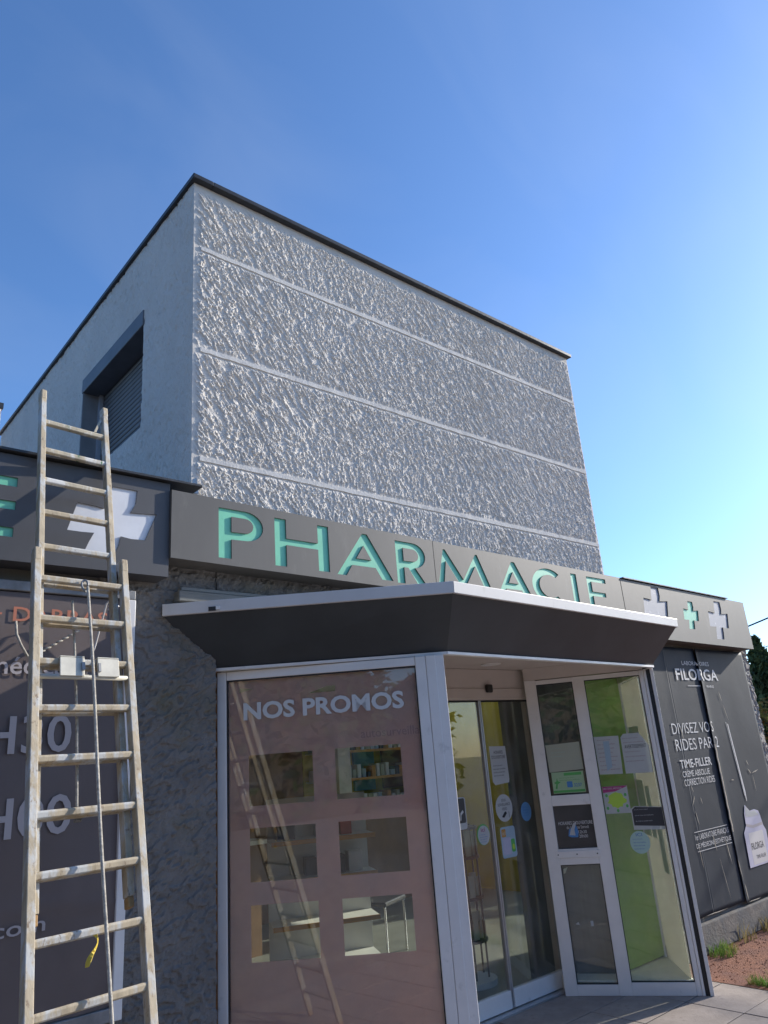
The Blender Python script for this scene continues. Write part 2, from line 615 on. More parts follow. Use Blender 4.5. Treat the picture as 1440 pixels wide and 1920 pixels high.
# ------------------------------------------------------------------ setting: ground
struct(MB().quad((-400, -400, -0.012), (400, -400, -0.012), (400, 400, -0.012), (-400, 400, -0.012)).build('ground', 'bounce_ground'))
struct(MB().quad((5.78, -3.0, -0.004), (30, -3.0, -0.004), (30, 3.68, -0.004), (5.78, 3.68, -0.004)).build('gravel_path', 'red_gravel'))
pave = struct(MB().quad((0.0, 0.3, -0.008), (5.77, 0.3, -0.008), (5.77, 4.0, -0.008), (0.0, 4.0, -0.008)).build('pavement', 'paving_joint'))
sx, sy = 0.52, 0.40
first = None
for i in range(11):
    for j in range(9):
        x = 5.76 - (i + 1) * sx
        y = 3.98 - (j + 1) * sy
        if first is None:
            first = MB().box(x + 0.004, x + sx - 0.004, y + 0.004, y + sy - 0.004, -0.006, 0.0).build('paving_slab', 'paving', pave, bevel=0.003)
            bx0, by0 = x, y
        else:
            s = inst(first, pave, (x - bx0, y - by0, random.uniform(-0.0015, 0.0015)))

# ------------------------------------------------------------------ building
X0, X1, YF, YB, HT = 1.822, 6.0, 3.70, 8.39, 5.533
bld = thing('pharmacy_building', 'pharmacy building with pale roughcast upper block over dark ground floor', 'building', (4.0, 6.0, 0))
bands = (4.984, 4.225, 3.481)


def front_h(X, Z):
    w = smooth01(vnoise(X / 0.7 + 3, Z / 0.7 + 5, 40), 0.35, 0.65)
    w2 = smooth01(vnoise(X / 0.5 + 13, Z / 0.5 + 25, 41), 0.45, 0.7)
    a = streaky(X, Z, rad(-56), 0.060, 0.0125, 1)
    b = streaky(X, Z, rad(-84), 0.040, 0.0120, 11)
    c = streaky(X, Z, rad(-60), 0.030, 0.0115, 21)
    left = smooth01(X, X0 + 1.4, X0 + 0.3)
    ww = np.clip(w - left, 0, 1)
    n = a * (1 - ww) + b * ww
    n = n * (1 - 0.6 * w2) + c * 0.6 * w2
    h = smooth01(n, 0.43, 0.63) * 0.0068 + 0.002 * n
    h += 0.0036 * smooth01(vnoise(X / 0.010 + 7, Z / 0.010 + 3, 31), 0.40, 0.75) * smooth01(n, 0.30, 0.6)
    h += 0.002 * vnoise(X / 0.009, Z / 0.009, 33) + 0.0024 * np.random.RandomState(34).rand(*X.shape) * smooth01(n, 0.3, 0.6)
    m = np.ones_like(h)
    m *= smooth01(Z + 0.05 * (vnoise(X / 0.09, Z * 0 + 1.5, 51) - 0.5), HT - 0.075, HT - 0.135)
    m *= smooth01(X + 0.02 * (vnoise(X * 0 + 2.5, Z / 0.05, 52) - 0.5), X0 + 0.008, X0 + 0.05)
    m *= smooth01(X, X1 - 0.004, X1 - 0.03)
    for zb in bands:
        d = np.abs(Z - zb)
        m *= 0.15 + 0.85 * smooth01(d, 0.018, 0.05)
    return h * m + 0.002 * vnoise(X / 0.05, Z / 0.05, 60)


relief_grid('front_wall', X0, X1, 3.05, HT - 0.03, 0.0046, YF, front_h, 'roughcast_light', bld)
for zb in bands:
    # uneven smooth band running across the roughcast
    xs = np.linspace(X0 + 0.05, X1 - 0.01, 120)
    m = MB()
    prev = None
    for k, x in enumerate(xs):
        j1 = 0.003 * (vnoise(np.array([x / 0.06]), np.array([zb * 9]), 71)[0] - 0.5)
        j2 = 0.006 * (vnoise(np.array([x / 0.05]), np.array([zb * 5]), 72)[0] - 0.5)
        jy = 0.003 * (vnoise(np.array([x / 0.08]), np.array([zb * 3]), 73)[0] - 0.5)
        z_lo, z_hi = zb - 0.015 + j2, zb + 0.015 + j1
        yy = YF - 0.010 + jy
        i = len(m.v)
        m.v += [(x, YF, z_lo), (x, yy, z_lo), (x, yy, z_hi), (x, YF, z_hi)]
        if k:
            for q in ((0, 1), (1, 2), (2, 3)):
                m.f.append([i - 4 + q[0], i + q[0], i + q[1], i - 4 + q[1]])
        else:
            m.f.append([i, i + 1, i + 2, i + 3])
    m.f.append([i + 3, i + 2, i + 1, i])
    m.build('band', 'band_paint', bld)

# side wall with the shutter opening (Y 4.46..5.70, Z 3.985..4.93)
WY0, WY1, WZ0, WZ1 = 4.462, 5.69, 3.985, 4.925
m = MB()
m.box(X0 + 0.012, X0 + 0.25, YF + 0.004, WY0, 3.05, HT - 0.031)
m.box(X0 + 0.012, X0 + 0.25, WY1, YB, 3.05, HT - 0.031)
m.box(X0 + 0.012, X0 + 0.25, WY0, WY1, 3.05, WZ0)
m.box(X0 + 0.012, X0 + 0.25, WY0, WY1, WZ1, HT - 0.031)
m.build('side_wall', 'side_render', bld)
ny, nz = 420, 230
ys = np.linspace(YF, YB, ny)
zs = np.linspace(3.05, HT - 0.031, nz)
ys[np.argmin(abs(ys - WY0))] = WY0
ys[np.argmin(abs(ys - WY1))] = WY1
zs[np.argmin(abs(zs - WZ0))] = WZ0
zs[np.argmin(abs(zs - WZ1))] = WZ1
YY, ZZ = np.meshgrid(ys, zs)
dm = streaky(YY, ZZ, rad(62), 0.075, 0.032, 401)
HH = 0.004 * vnoise(YY / 0.10, ZZ / 0.14, 402) + 0.0025 * vnoise(YY / 0.03, ZZ / 0.04, 403) - 0.007 * smooth01(dm, 0.62, 0.80)
HH *= smooth01(YY, YF, YF + 0.05)
V = np.stack([X0 - HH, YY, ZZ], -1).reshape(-1, 3)
idx = np.arange(ny * nz).reshape(nz, ny)
Fq = np.stack([idx[:-1, :-1], idx[1:, :-1], idx[1:, 1:], idx[:-1, 1:]], -1).reshape(-1, 4)
cy = (V[Fq[:, 0], 1] + V[Fq[:, 2], 1]) / 2
cz = (V[Fq[:, 0], 2] + V[Fq[:, 2], 2]) / 2
keep = ~((cy > WY0) & (cy < WY1) & (cz > WZ0) & (cz < WZ1))
link_mesh('render_coat', V, Fq[keep].tolist(), 'side_render', bld, smooth=True)
# reveals of the opening
m = MB()
m.box(X0 + 0.001, X0 + 0.0118, WY0 - 0.02, WY0 - 0.0005, WZ0, WZ1)
m.box(X0 + 0.001, X0 + 0.0118, WY0 - 0.02, WY1 + 0.02, WZ0 - 0.02, WZ0 - 0.0005)
m.build('reveal', 'side_render', bld)
MB().box(X0 + 0.25, X1, YB - 0.2, YB, 3.05, HT - 0.03).build('back_wall', 'side_render', bld)
MB().box(X1 - 0.2, X1 - 0.001, YF + 0.03, YB - 0.2, 3.05, HT - 0.03).build('side_wall', 'side_render', bld)
MB().box(X0 + 0.02, X1 - 0.02, YF + 0.03, YB - 0.02, HT - 0.03, HT - 0.005).build('flat_roof', 'zinc', bld)
m = MB()
m.box(X0 - 0.028, X0 + 0.12, YF - 0.05, YB + 0.03, HT - 0.030, HT + 0.004)
m.box(X0 + 0.121, X1 + 0.028, YF - 0.05, YF + 0.10, HT - 0.030, HT + 0.004)
m.box(X1 - 0.09, X1 + 0.027, YF + 0.101, YB + 0.03, HT - 0.029, HT + 0.003)
m.build('coping', 'coping_metal', bld, bevel=0.004)

win = MB().box(X0 + 0.19, X0 + 0.20, WY0 + 0.002, WY1 - 0.002, WZ0 + 0.002, WZ1 - 0.002).build('window', 'shutter_dark', bld)
win['label'] = 'closed dark grey roller shutter in the shaded side wall'
MB().box(X0 - 0.012, X0 + 0.185, WY0 + 0.003, WY1 + 0.012, 4.80, WZ1 + 0.004).build('shutter_box', 'shutter_metal', win, bevel=0.006)
MB().box(X0 - 0.006, X0 + 0.186, WY1 - 0.012, WY1 + 0.004, WZ0 + 0.003, 4.799).build('jamb', 'jamb_paint', win)
MB().box(X0 + 0.12, X0 + 0.15, WY1 - 0.05, WY1 - 0.013, WZ0 + 0.003, 4.799).build('guide_rail', 'rail_light', win)
nsl = 19
slh = (4.80 - WZ0 - 0.01) / nsl
prof = [(0.0, 0.0), (0.010, 0.002), (0.0155, slh * 0.3), (0.0155, slh * 0.62), (0.010, slh * 0.86), (0.0, slh * 0.9)]
m = MB()
y0, y1 = WY0 + 0.004, WY1 - 0.05
k = len(prof)
for y in (y0, y1):
    for (h, z) in prof:
        m.v.append((X0 + 0.165 - h, y, WZ0 + 0.006 + z))
for j in range(k - 1):
    m.f.append([j, j + 1, k + j + 1, k + j])
m.f.append(list(range(k)))
m.f.append([k + j for j in reversed(range(k))])
s0 = m.build('slat', 'shutter_metal', win)
for i in range(1, nsl):
    inst(s0, win, (0, 0, i * slh))

# --- ground floor walls
m = MB()
m.box(-6.0, 1.30, 3.65, 3.85, 0.0, 3.06)
m.box(1.30, 1.945, 3.67, 3.85, 0.0, 3.06)
m.box(1.945, 1.99, 3.76, 3.85, 0.0, 3.06)
m.box(1.99, 5.925, 3.66, 3.85, 2.46, 3.06)
m.box(5.925, 8.20, 3.65, 3.85, 0.0, 3.06)
m.build('ground_floor_wall', 'dark_roughcast', bld)


def lower_h(X, Z):
    a = streaky(X, Z, rad(28), 0.055, 0.026, 101)
    b = streaky(X, Z, rad(-10), 0.045, 0.028, 111)
    w = smooth01(vnoise(X / 0.4, Z / 0.4, 120), 0.35, 0.65)
    n = a * w + b * (1 - w)
    h = smooth01(n, 0.42, 0.62) * 0.011 + 0.007 * vnoise(X / 0.017, Z / 0.017, 121) + 0.003 * vnoise(X / 0.012, Z / 0.012, 122) + 0.0022 * np.random.RandomState(123).rand(*X.shape)
    return h


relief_grid('roughcast_coat', 1.30, 1.952, 0.0, 2.80, 0.006, 3.655, lower_h, 'dark_roughcast', bld)
relief_grid('roughcast_coat', 1.953, 4.2, 2.465, 2.80, 0.010, 3.648, lower_h, 'dark_roughcast', bld)


def end_h(X, Z):
    n = streaky(X, Z, rad(-70), 0.04, 0.02, 131)
    return smooth01(n, 0.4, 0.7) * 0.014


relief_grid('roughcast_coat', 8.20, 8.47, 0.0, 3.05, 0.012, 3.64, end_h, 'end_roughcast', bld)
m = MB()
m.box(8.22, 8.465, 3.66, 4.3, 0.0, 3.06)
m.box(8.22, 8.465, 4.3, 6.9, 0.0, 0.3)
m.box(8.22, 8.465, 4.3, 6.9, 2.5, 3.06)
m.box(8.22, 8.465, 6.9, 10.0, 0.0, 3.06)
m.build('end_wall', 'end_roughcast', bld)
MB().box(8.33, 8.34, 4.3, 6.9, 0.3, 2.5).build('added_sun_window', 'glass_clear', bld)  # unseen window, added so the sun lights the shop interior
MB().box(-6.0, 8.46, 9.8, 10.0, 0.0, 3.06).build('back_wall', 'dark_roughcast', bld)
MB().box(-6.0, -5.8, 3.86, 9.8, 0.0, 3.06).build('end_wall', 'dark_roughcast', bld)
m = MB()
m.box(-6.0, 6.3, 3.62, 10.05, 3.061, 3.12)
m.box(6.3, 7.9, 3.62, 6.6, 3.061, 3.12)
m.box(6.3, 7.9, 9.0, 10.05, 3.061, 3.12)
m.box(7.9, 8.50, 3.62, 10.05, 3.061, 3.12)
m.build('lower_roof', 'zinc', bld)
MB().box(6.32, 7.88, 6.62, 8.98, 3.08, 3.088).build('added_rooflight', 'glass_clear', bld)  # unseen roof opening, added to brighten the interior
# roof edge strip above the left sign, running to the corner of the upper block
m = MB()
m.box(-1.0, 1.78, 3.47, 3.66, 3.205, 3.219)
m.build('roof_edge', 'coping_metal', bld, bevel=0.002)
MB().hexa([(5.93, 3.465, 3.106), (7.95, 3.465, 3.080), (7.95, 3.64, 3.080), (5.93, 3.64, 3.106),
           (5.93, 3.465, 3.116), (7.95, 3.465, 3.089), (7.95, 3.64, 3.089), (5.93, 3.64, 3.116)]).build('roof_edge', 'coping_metal', bld)
# sloped mortar wedge where the side wall meets the roof edge
MB().hexa([(1.72, 3.64, 3.225), (1.83, 3.62, 3.225), (1.83, 3.71, 3.225), (1.72, 3.72, 3.225),
           (1.79, 3.665, 3.24), (1.83, 3.645, 3.33), (1.83, 3.69, 3.34), (1.80, 3.70, 3.24)]).build('mortar_fillet', 'band_paint', bld)
# weathered ledge board below the sign
m = MB()
m.box(1.70, 3.6, 3.575, 3.652, 2.585, 2.64)
m.box(1.72, 3.6, 3.595, 3.652, 2.645, 2.665)
m.build('ledge_board', 'board_weathered', bld, bevel=0.004)
MB().box(5.95, 8.20, 3.60, 3.648, 0.0, 0.22).build('plinth', 'concrete_base', bld, bevel=0.01)
# chimney behind the block
m = MB()
m.box(1.35, 1.868, 8.75, 9.2, 3.1, 6.0)
m.build('chimney', 'side_render', bld)
MB().box(1.33, 1.885, 8.73, 9.22, 6.001, 6.07).build('chimney_cap', 'coping_metal', bld)

# interior shell
MB().box(-0.0, 8.2, 4.06, 9.8, -0.004, 0.0).build('interior_floor', 'int_floor', bld)
m = MB()
m.box(0.0, 6.3, 4.15, 9.8, 2.55, 2.60)
m.box(6.3, 7.9, 4.15, 6.6, 2.55, 2.60)
m.box(6.3, 7.9, 9.0, 9.8, 2.55, 2.60)
m.box(7.9, 8.2, 4.15, 9.8, 2.55, 2.60)
m.build('ceiling', 'int_white', bld)
MB().box(2.0, 8.2, 9.70, 9.79, 0.001, 2.549).build('interior_wall', 'int_yellow', bld)
MB().box(2.0, 2.1, 3.86, 9.69, 0.001, 2.549).build('interior_wall', 'int_brown', bld)
MB().box(5.12, 5.20, 4.14, 4.42, 0.001, 2.549).build('partition', 'int_grey', bld)
MB().box(5.75, 7.99, 8.40, 8.46, 0.001, 2.549).build('partition', 'int_yellow', bld)
MB().box(8.0, 8.06, 6.9, 8.46, 0.001, 2.549).build('partition', 'int_yellow', bld)
MB().box(4.45, 5.74, 8.40, 8.46, 0.001, 2.549).build('partition', 'int_brown', bld)
MB().box(2.4, 4.44, 8.40, 8.46, 0.001, 2.549).build('partition', 'int_white', bld)
MB().box(5.42, 5.60, 7.2, 7.38, 0.001, 2.549).build('pillar', 'int_white', bld)
# display recess behind the right-hand side glazing
MB().box(5.31, 5.90, 3.665, 3.72, 0.10, 2.334).build('interior_wall', 'int_green', bld)
MB().hexa([(5.07, 4.04, 0.0), (5.30, 3.665, 0.0), (5.309, 3.72, 0.0), (5.12, 4.06, 0.0),
           (5.07, 4.04, 2.334), (5.30, 3.665, 2.334), (5.309, 3.72, 2.334), (5.12, 4.06, 2.334)]).build('interior_wall', 'int_grey', bld)
MB().hexa([(4.98, 3.87, 0.0), (5.41, 3.19, 0.0), (5.90, 3.66, 0.0), (5.0, 4.03, 0.0),
           (4.98, 3.87, 0.09), (5.41, 3.19, 0.09), (5.90, 3.66, 0.09), (5.0, 4.03, 0.09)]).build('display_floor', 'int_white', bld)

# ------------------------------------------------------------------ signs


def arc(cx, cz, rx, rz, a0, a1, n=12):
    return [(cx + rx * math.cos(rad(a0 + (a1 - a0) * k / n)), cz + rz * math.sin(rad(a0 + (a1 - a0) * k / n))) for k in range(n + 1)]


h_ = 0.29


def L_P(s=0.080, w=0.285, leg=False):
    rz = 0.0875
    o = [(0, 0), (s, 0), (s, 0.112)]
    if leg:
        o += [(0.105, 0.112), (0.185, 0.0), (0.268, 0.0), (0.168, 0.116)]
    o += arc(w - 0.115, h_ - rz, 0.115, rz, -84, 90) + [(0, h_)]
    c = [(s, 0.156)] + arc(w - 0.115, h_ - rz, 0.050, 0.0435, -90, 90, 10) + [(s, h_ - 0.044)]
    return [o, c], (0, w)


def L_H():
    return [[(0, 0), (.080, 0), (.080, .132), (.308, .132), (.308, 0), (.390, 0), (.390, h_), (.308, h_), (.308, .172), (.080, .172), (.080, h_), (0, h_)]], (0, .39)


def L_A(w=0.458):
    k = w / 0.458
    o = [(0, 0), (.072, 0), (.122, .072), (.312, .072), (.362, 0), (.458, 0), (.256, .29), (.216, .29)]
    c = [(.158, .119), (.282, .119), (.222, .210)]
    return [[(a * k, b) for a, b in o], [(a * k, b) for a, b in c]], (0, w)


def L_M():
    o = [(0, 0), (.055, 0), (.098, .205), (.235, .03), (.275, .03), (.402, .200), (.500, 0), (.575, 0), (.432, .29), (.412, .29), (.262, .085), (.098, .29), (.078, .29)]
    return [o], (0, .575)


def L_C():
    o = arc(.215, .145, .215, .145, 48, 312, 26)
    i = arc(.228, .145, .138, .094, 306, 54, 22)
    return [o + i], (0, .43)


def L_I():
    return [[(0, 0), (.078, 0), (.078, h_), (0, h_)]], (0, .078)


def L_E():
    o = [(0, 0), (.29, 0), (.29, .04), (.068, .04), (.068, .125), (.26, .125), (.26, .163), (.068, .163), (.068, .250), (.285, .250), (.285, h_), (0, h_)]
    return [o], (0, .29)


def slide(polys, dx, dz):
    return [[(a + dx, b + dz) for a, b in p] for p in polys]


def cross(cx, cz, w, hgt, slant=0.16, flare=1.0):
    """slanted cross with flared arms; (cx, cz) centre"""
    a = w * 0.165
    b = w * 0.192 * flare
    W = w / 2
    H = hgt / 2
    pts = [(-a, a), (-a * 1.05, H * 0.6), (-b * 0.9, H), (b * 0.75, H), (a * 1.15, H * 0.6), (a, a), (W * 0.6, a * 1.05), (W, b), (W * 0.96, -b * 0.9), (W * 0.6, -a * 1.1), (a, -a),
           (a * 1.1, -H * 0.6), (b * 0.9, -H), (-b * 1.0, -H), (-a * 1.1, -H * 0.6), (-a, -a), (-W * 0.6, -a * 1.05), (-W * 0.96, -b * 0.9), (-W, b), (-W * 0.6, a * 1.1)]
    return [(cx + x + slant * y, cz + y) for x, y in pts]


SF = Frame((0, 3.48), (1, 3.48))
SHEET = 0.008


def sign(label, x0, x1, zb0, zb1, ht, F, holes, mat, joints=(), depth=0.165):
    """box sign whose face sheet is cut out; holes = [(name, polys, mat)]; bottom runs from zb0 (x0) to zb1 (x1)"""
    t = thing('shop_sign', label, 'sign', F((x0 + x1) / 2, -depth, min(zb0, zb1)))

    def zb(u):
        return zb0 + (zb1 - zb0) * (u - x0) / (x1 - x0)
    cuts = [x0] + list(joints) + [x1]
    for a, b in zip(cuts[:-1], cuts[1:]):
        ea = 0.0025 if a != x0 else 0.0
        eb = 0.0025 if b != x1 else 0.0
        outl = [[(a + ea, zb(a)), (b - eb, zb(b)), (b - eb, zb(b) + ht), (a + ea, zb(a) + ht)]]
        for nm, polys, hm in holes:
            us = [p[0] for q in polys for p in q]
            if a <= min(us) and max(us) <= b:
                outl += polys
        sheet('face_panel', outl, F, -SHEET / 2, mat, t, SHEET)
    MB().hexa([F(x0, -depth, zb(x0)), F(x1, -depth, zb(x1)), F(x1, -0.022, zb(x1)), F(x0, -0.022, zb(x0)),
               F(x0, -depth, zb(x0) + ht), F(x1, -depth, zb(x1) + ht), F(x1, -0.022, zb(x1) + ht), F(x0, -0.022, zb(x0) + ht)]).build('sign_case', mat, t)
    # returned edges between case and sheet
    m = MB()
    e = 0.004
    for (a, b, c, d) in ((x0, zb(x0), x1, zb(x1)), (x0, zb(x0) + ht - e, x1, zb(x1) + ht - e)):
        m.hexa([F(a, -0.0215, b), F(c, -0.0215, d), F(c, -SHEET - 0.0003, d), F(a, -SHEET - 0.0003, b),
                F(a, -0.0215, b + e), F(c, -0.0215, d + e), F(c, -SHEET - 0.0003, d + e), F(a, -SHEET - 0.0003, b + e)])
    for a in (x0, x1 - e):
        m.box(a, a + e, -0.0215, -SHEET - 0.0003, zb(a) + 0.005, zb(a) + ht - 0.005, F)
    m.build('edge_trim', mat, t)
    for nm, polys, hm in holes:
        us = [p[0] for q in polys for p in q]
        zs = [p[1] for q in polys for p in q]
        MB().box(min(us) - 0.012, max(us) + 0.012, -0.020, -SHEET - 0.0012, min(zs) - 0.012, max(zs) + 0.012, F).build(nm, hm, t)
    return t


letters = []
for fn, x in ((L_P, 1.881), (L_H, 2.244), (L_A, 2.690), (lambda: L_P(0.068, 0.27, True), 3.186), (L_M, 3.560), (lambda: L_A(0.43), 4.175), (L_C, 4.610), (L_I, 5.135), (L_E, 5.360)):
    polys, _ = fn()
    zb = 2.818 + (x - 1.9) * -0.012
    letters.append(('letter_inlay', slide(polys, x, zb), 'inlay_green'))
sign('long grey shop sign with recessed green lettering above the entrance canopy', 1.604, 5.885, 2.784, 2.730, 0.377, SF, letters, 'sign_grey', joints=(3.542,))
sign('grey sign at the right end with three cut-out crosses', 5.895, 8.33, 2.585, 2.555, 0.513, SF,
     [('cross_inlay', [cross(6.43, 2.87, 0.43, 0.40, 0.22)], 'inlay_lilac'),
      ('cross_inlay', [cross(7.082, 2.845, 0.30, 0.28, 0.22)], 'inlay_green'),
      ('cross_inlay', [cross(7.655, 2.830, 0.43, 0.40, 0.22)], 'inlay_lilac')], 'sign_grey')
LF = Frame((0, 3.50), (1, 3.50))
eh = [('letter_inlay', [[(0.56, 2.795), (0.848, 2.795), (0.848, 2.840), (0.63, 2.840), (0.63, 2.926), (0.848, 2.926), (0.848, 2.968), (0.63, 2.968), (0.63, 3.04), (0.848, 3.04), (0.848, 3.086), (0.56, 3.086)]], 'inlay_green')]
sign('dark sign left of the corner with a white cross behind the ladder', 0.0, 1.602, 2.684, 2.684, 0.515, LF,
     eh + [('cross_inlay', [cross(1.302, 2.935, 0.405, 0.385, 0.33)], 'inlay_white')], 'sign_dark', depth=0.145)

# ------------------------------------------------------------------ entrance canopy
can = thing('entrance_canopy', 'dark sloping canopy with white gutter edge over the angled entrance', 'canopy', (3.6, 3.3, 2.24))
G = [(1.628, 3.622), (2.765, 2.595), (5.40, 2.775), (6.20, 3.62)]          # gutter line, plan
Fb = [(1.955, 3.70), (2.955, 2.875), (5.365, 3.030), (5.98, 3.62)]        # bottom of the fascia, plan
zG, zF = 2.505, 2.250


def off(poly, d):
    """move an open plan polyline to its outer side"""
    out = []
    for k, p in enumerate(poly):
        P = Vector((*p, 0))
        ds = []
        if k:
            ds.append((P - Vector((*poly[k - 1], 0))).normalized())
        if k < len(poly) - 1:
            ds.append((Vector((*poly[k + 1], 0)) - P).normalized())
        n = Vector((0, 0, 0))
        for q in ds:
            n += Vector((q.y, -q.x, 0))
        n.normalize()
        sc = 1.0 / max(0.5, n.dot(Vector((ds[0].y, -ds[0].x, 0))))
        Q = P + n * d * sc
        out.append((Q.x, Q.y))
    return out


def strip(m, outer_lo, inner_lo, z0, outer_hi, inner_hi, z1):
    for k in range(len(outer_lo) - 1):
        m.hexa([(*outer_lo[k], z0), (*outer_lo[k + 1], z0), (*inner_lo[k + 1], z0), (*inner_lo[k], z0),
                (*outer_hi[k], z1), (*outer_hi[k + 1], z1), (*inner_hi[k + 1], z1), (*inner_hi[k], z1)])


for k in range(3):
    m = MB()
    strip(m, Fb[k:k + 2], off(Fb, -0.02)[k:k + 2], zF, off(G, -0.012)[k:k + 2], off(G, -0.032)[k:k + 2], zG + 0.004)
    m.build('fascia_panel', 'fascia_dark', can)
    m = MB()
    strip(m, G[k:k + 2], off(G, -0.05)[k:k + 2], zG, off(G, 0.004)[k:k + 2], off(G, -0.05)[k:k + 2], zG + 0.062)
    m.build('gutter_edge', 'gutter_white', can, bevel=0.003)
    m = MB()
    strip(m, off(Fb, 0.012)[k:k + 2], off(Fb, -0.03)[k:k + 2], zF - 0.016, off(Fb, 0.012)[k:k + 2], off(Fb, -0.03)[k:k + 2], zF - 0.001)
    m.build('drip_trim', 'frame_white', can)
    m = MB()
    strip(m, off(Fb, -0.032)[k:k + 2], off(Fb, -0.05)[k:k + 2], zF - 0.012, off(Fb, -0.032)[k:k + 2], off(Fb, -0.05)[k:k + 2], zF + 0.09)
    m.build('inner_rail', 'rubber_black', can)
gi = off(G, -0.05)
m = MB()
poly = [(*p, zG + 0.045) for p in gi]
m.v += poly + [(p[0], p[1], zG + 0.055) for p in gi]
m.f += [[3, 2, 1, 0], [4, 5, 6, 7]]
m.build('canopy_roof', 'zinc', can)
fi = off(Fb, -0.055)
m = MB()
lo = [(*p, 2.335) for p in (fi[0], fi[1], fi[2], fi[3], (5.98, 4.10), (1.99, 4.10))]
m.v += lo + [(p[0], p[1], 2.36) for p in lo]
m.f += [[5, 4, 3, 2, 1, 0], [6, 7, 8, 9, 10, 11]]
m.build('soffit', 'soffit_white', can)
MB().tube([(4.28, 3.72, 2.334), (4.28, 3.72, 2.326)], 0.075, 24).build('downlight_trim', 'frame_white', can)
# hole with a pipe stub near the left end of the gutter edge
GF = Frame(G[0], G[1])
MB().box(0.245, 0.285, -0.002, 0.006, zG + 0.006, zG + 0.028, GF).build('gutter_hole', 'rubber_black', can)
MB().box(0.285, 0.305, -0.002, 0.012, zG + 0.010, zG + 0.028, GF).build('pipe_stub', 'frame_white', can)

# ------------------------------------------------------------------ promo window (angled left side)
AF = Frame((2.0, 3.72), (2.86, 2.92))
pw = thing('shop_window', 'tall angled shop window with pink film and six clear squares', 'window', (2.43, 3.32, 0))
AL = 1.150
m = MB().box(0.0, 0.050, -0.05, 0.006, 0.0, 2.232, AF)
m.build('frame_post', 'frame_white', pw, bevel=0.004)
MB().box(0.051, 1.092, -0.05, 0.004, 2.184, 2.231, AF).build('head_rail', 'frame_white', pw, bevel=0.004)
MB().box(0.051, 1.092, -0.05, 0.004, 0.0, 0.09, AF).build('sill_rail', 'frame_white', pw, bevel=0.004)
MB().box(1.093, 1.150, -0.05, 0.006, 0.0, 2.232, AF).build('frame_post', 'frame_white', pw, bevel=0.004)
m = MB()
m.box(0.0505, 0.056, -0.045, -0.002, 0.09, 2.184, AF)
m.box(1.087, 1.0925, -0.045, -0.002, 0.09, 2.184, AF)
m.box(0.056, 1.087, -0.045, -0.002, 2.178, 2.1838, AF)
m.build('gasket', 'rubber_black', pw)
MB().box(0.0562, 1.0868, -0.026, -0.020, 0.0902, 2.1778, AF).build('pane', 'glass_clear', pw)
cut = []
for u0, u1 in ((0.162, 0.505), (0.625, 0.977)):
    for z0, z1 in ((1.530, 1.784), (1.168, 1.422), (0.810, 1.063)):
        cut.append([(u0, z0), (u1, z0), (u1, z1), (u0, z1)])
tri = [[(0.115, 2.115), (0.115, 2.14), (0.19, 2.130)], [(0.50, 2.085), (0.645, 2.085), (0.645, 2.115), (0.60, 2.117)]]
sheet('window_film', [[(0.0564, 0.0904), (1.0866, 0.0904), (1.0866, 2.1776), (0.0564, 2.1776)]] + cut + tri, AF, -0.0275, 'film_pink', pw, 0.0008)
text('NOS PROMOS', AF, 0.138, 1.015, 1.966, 2.059, -0.0192, 'print_bluegrey', pw, bold=0.032)
text('autosurveilla', AF, 0.770, 1.085, 1.828, 1.873, -0.0268, 'print_mauve', pw)

# corner post between the window and the recessed entrance
cp = thing('corner_post', 'wide white corner post between pink window and sliding door', 'post', (2.93, 2.95, 0))
m = MB()
m.box(1.1515, 1.205, -0.075, 0.006, 0.0, 2.234, AF)
m.build('outer_profile', 'frame_white', cp, bevel=0.004)
c0 = Vector(AF(1.206, -0.002, 0))
CF = Frame((c0.x, c0.y), (c0.x + 0.90, c0.y + 1.05))
MB().box(0.0, 0.075, -0.04, 0.045, 0.0, 2.234, CF).build('inner_profile', 'frame_white', cp, bevel=0.004)
MB().box(0.076, 1.30, -0.02, -0.012, 0.08, 2.20, CF).build('pane', 'glass_side', cp)
MB().box(0.078, 1.298, -0.010, -0.009, 0.082, 2.198, CF).build('frosted_film', 'film_diffuser', cp)  # added film, unseen edge-on, blocks sun and softens light on the pink film
MB().box(0.076, 1.30, -0.035, 0.005, 0.0, 0.078, CF).build('bottom_rail', 'frame_white', cp)
MB().box(0.076, 1.30, -0.035, 0.005, 2.202, 2.234, CF).build('head_rail', 'frame_white', cp)

# ------------------------------------------------------------------ sliding door
DF = Frame((3.8, 4.02), (5.03, 4.02))
door = thing('sliding_door', 'two leaf glass sliding door at the back of the porch', 'door', (4.44, 4.05, 0))
MB().box(0.0, 1.252, -0.11, 0.035, 2.185, 2.332, DF).build('header_panel', 'soffit_white', door)
MB().box(0.0, 1.252, -0.10, 0.045, 2.098, 2.184, DF).build('header_track', 'soffit_white', door, bevel=0.004)
MB().box(1.247, 1.30, -0.09, 0.03, 0.0, 2.096, DF).build('jamb', 'soffit_white', door, bevel=0.004)
MB().box(0.0, 1.25, -0.07, 0.06, 0.001, 0.012, DF).build('threshold', 'aluminium', door)


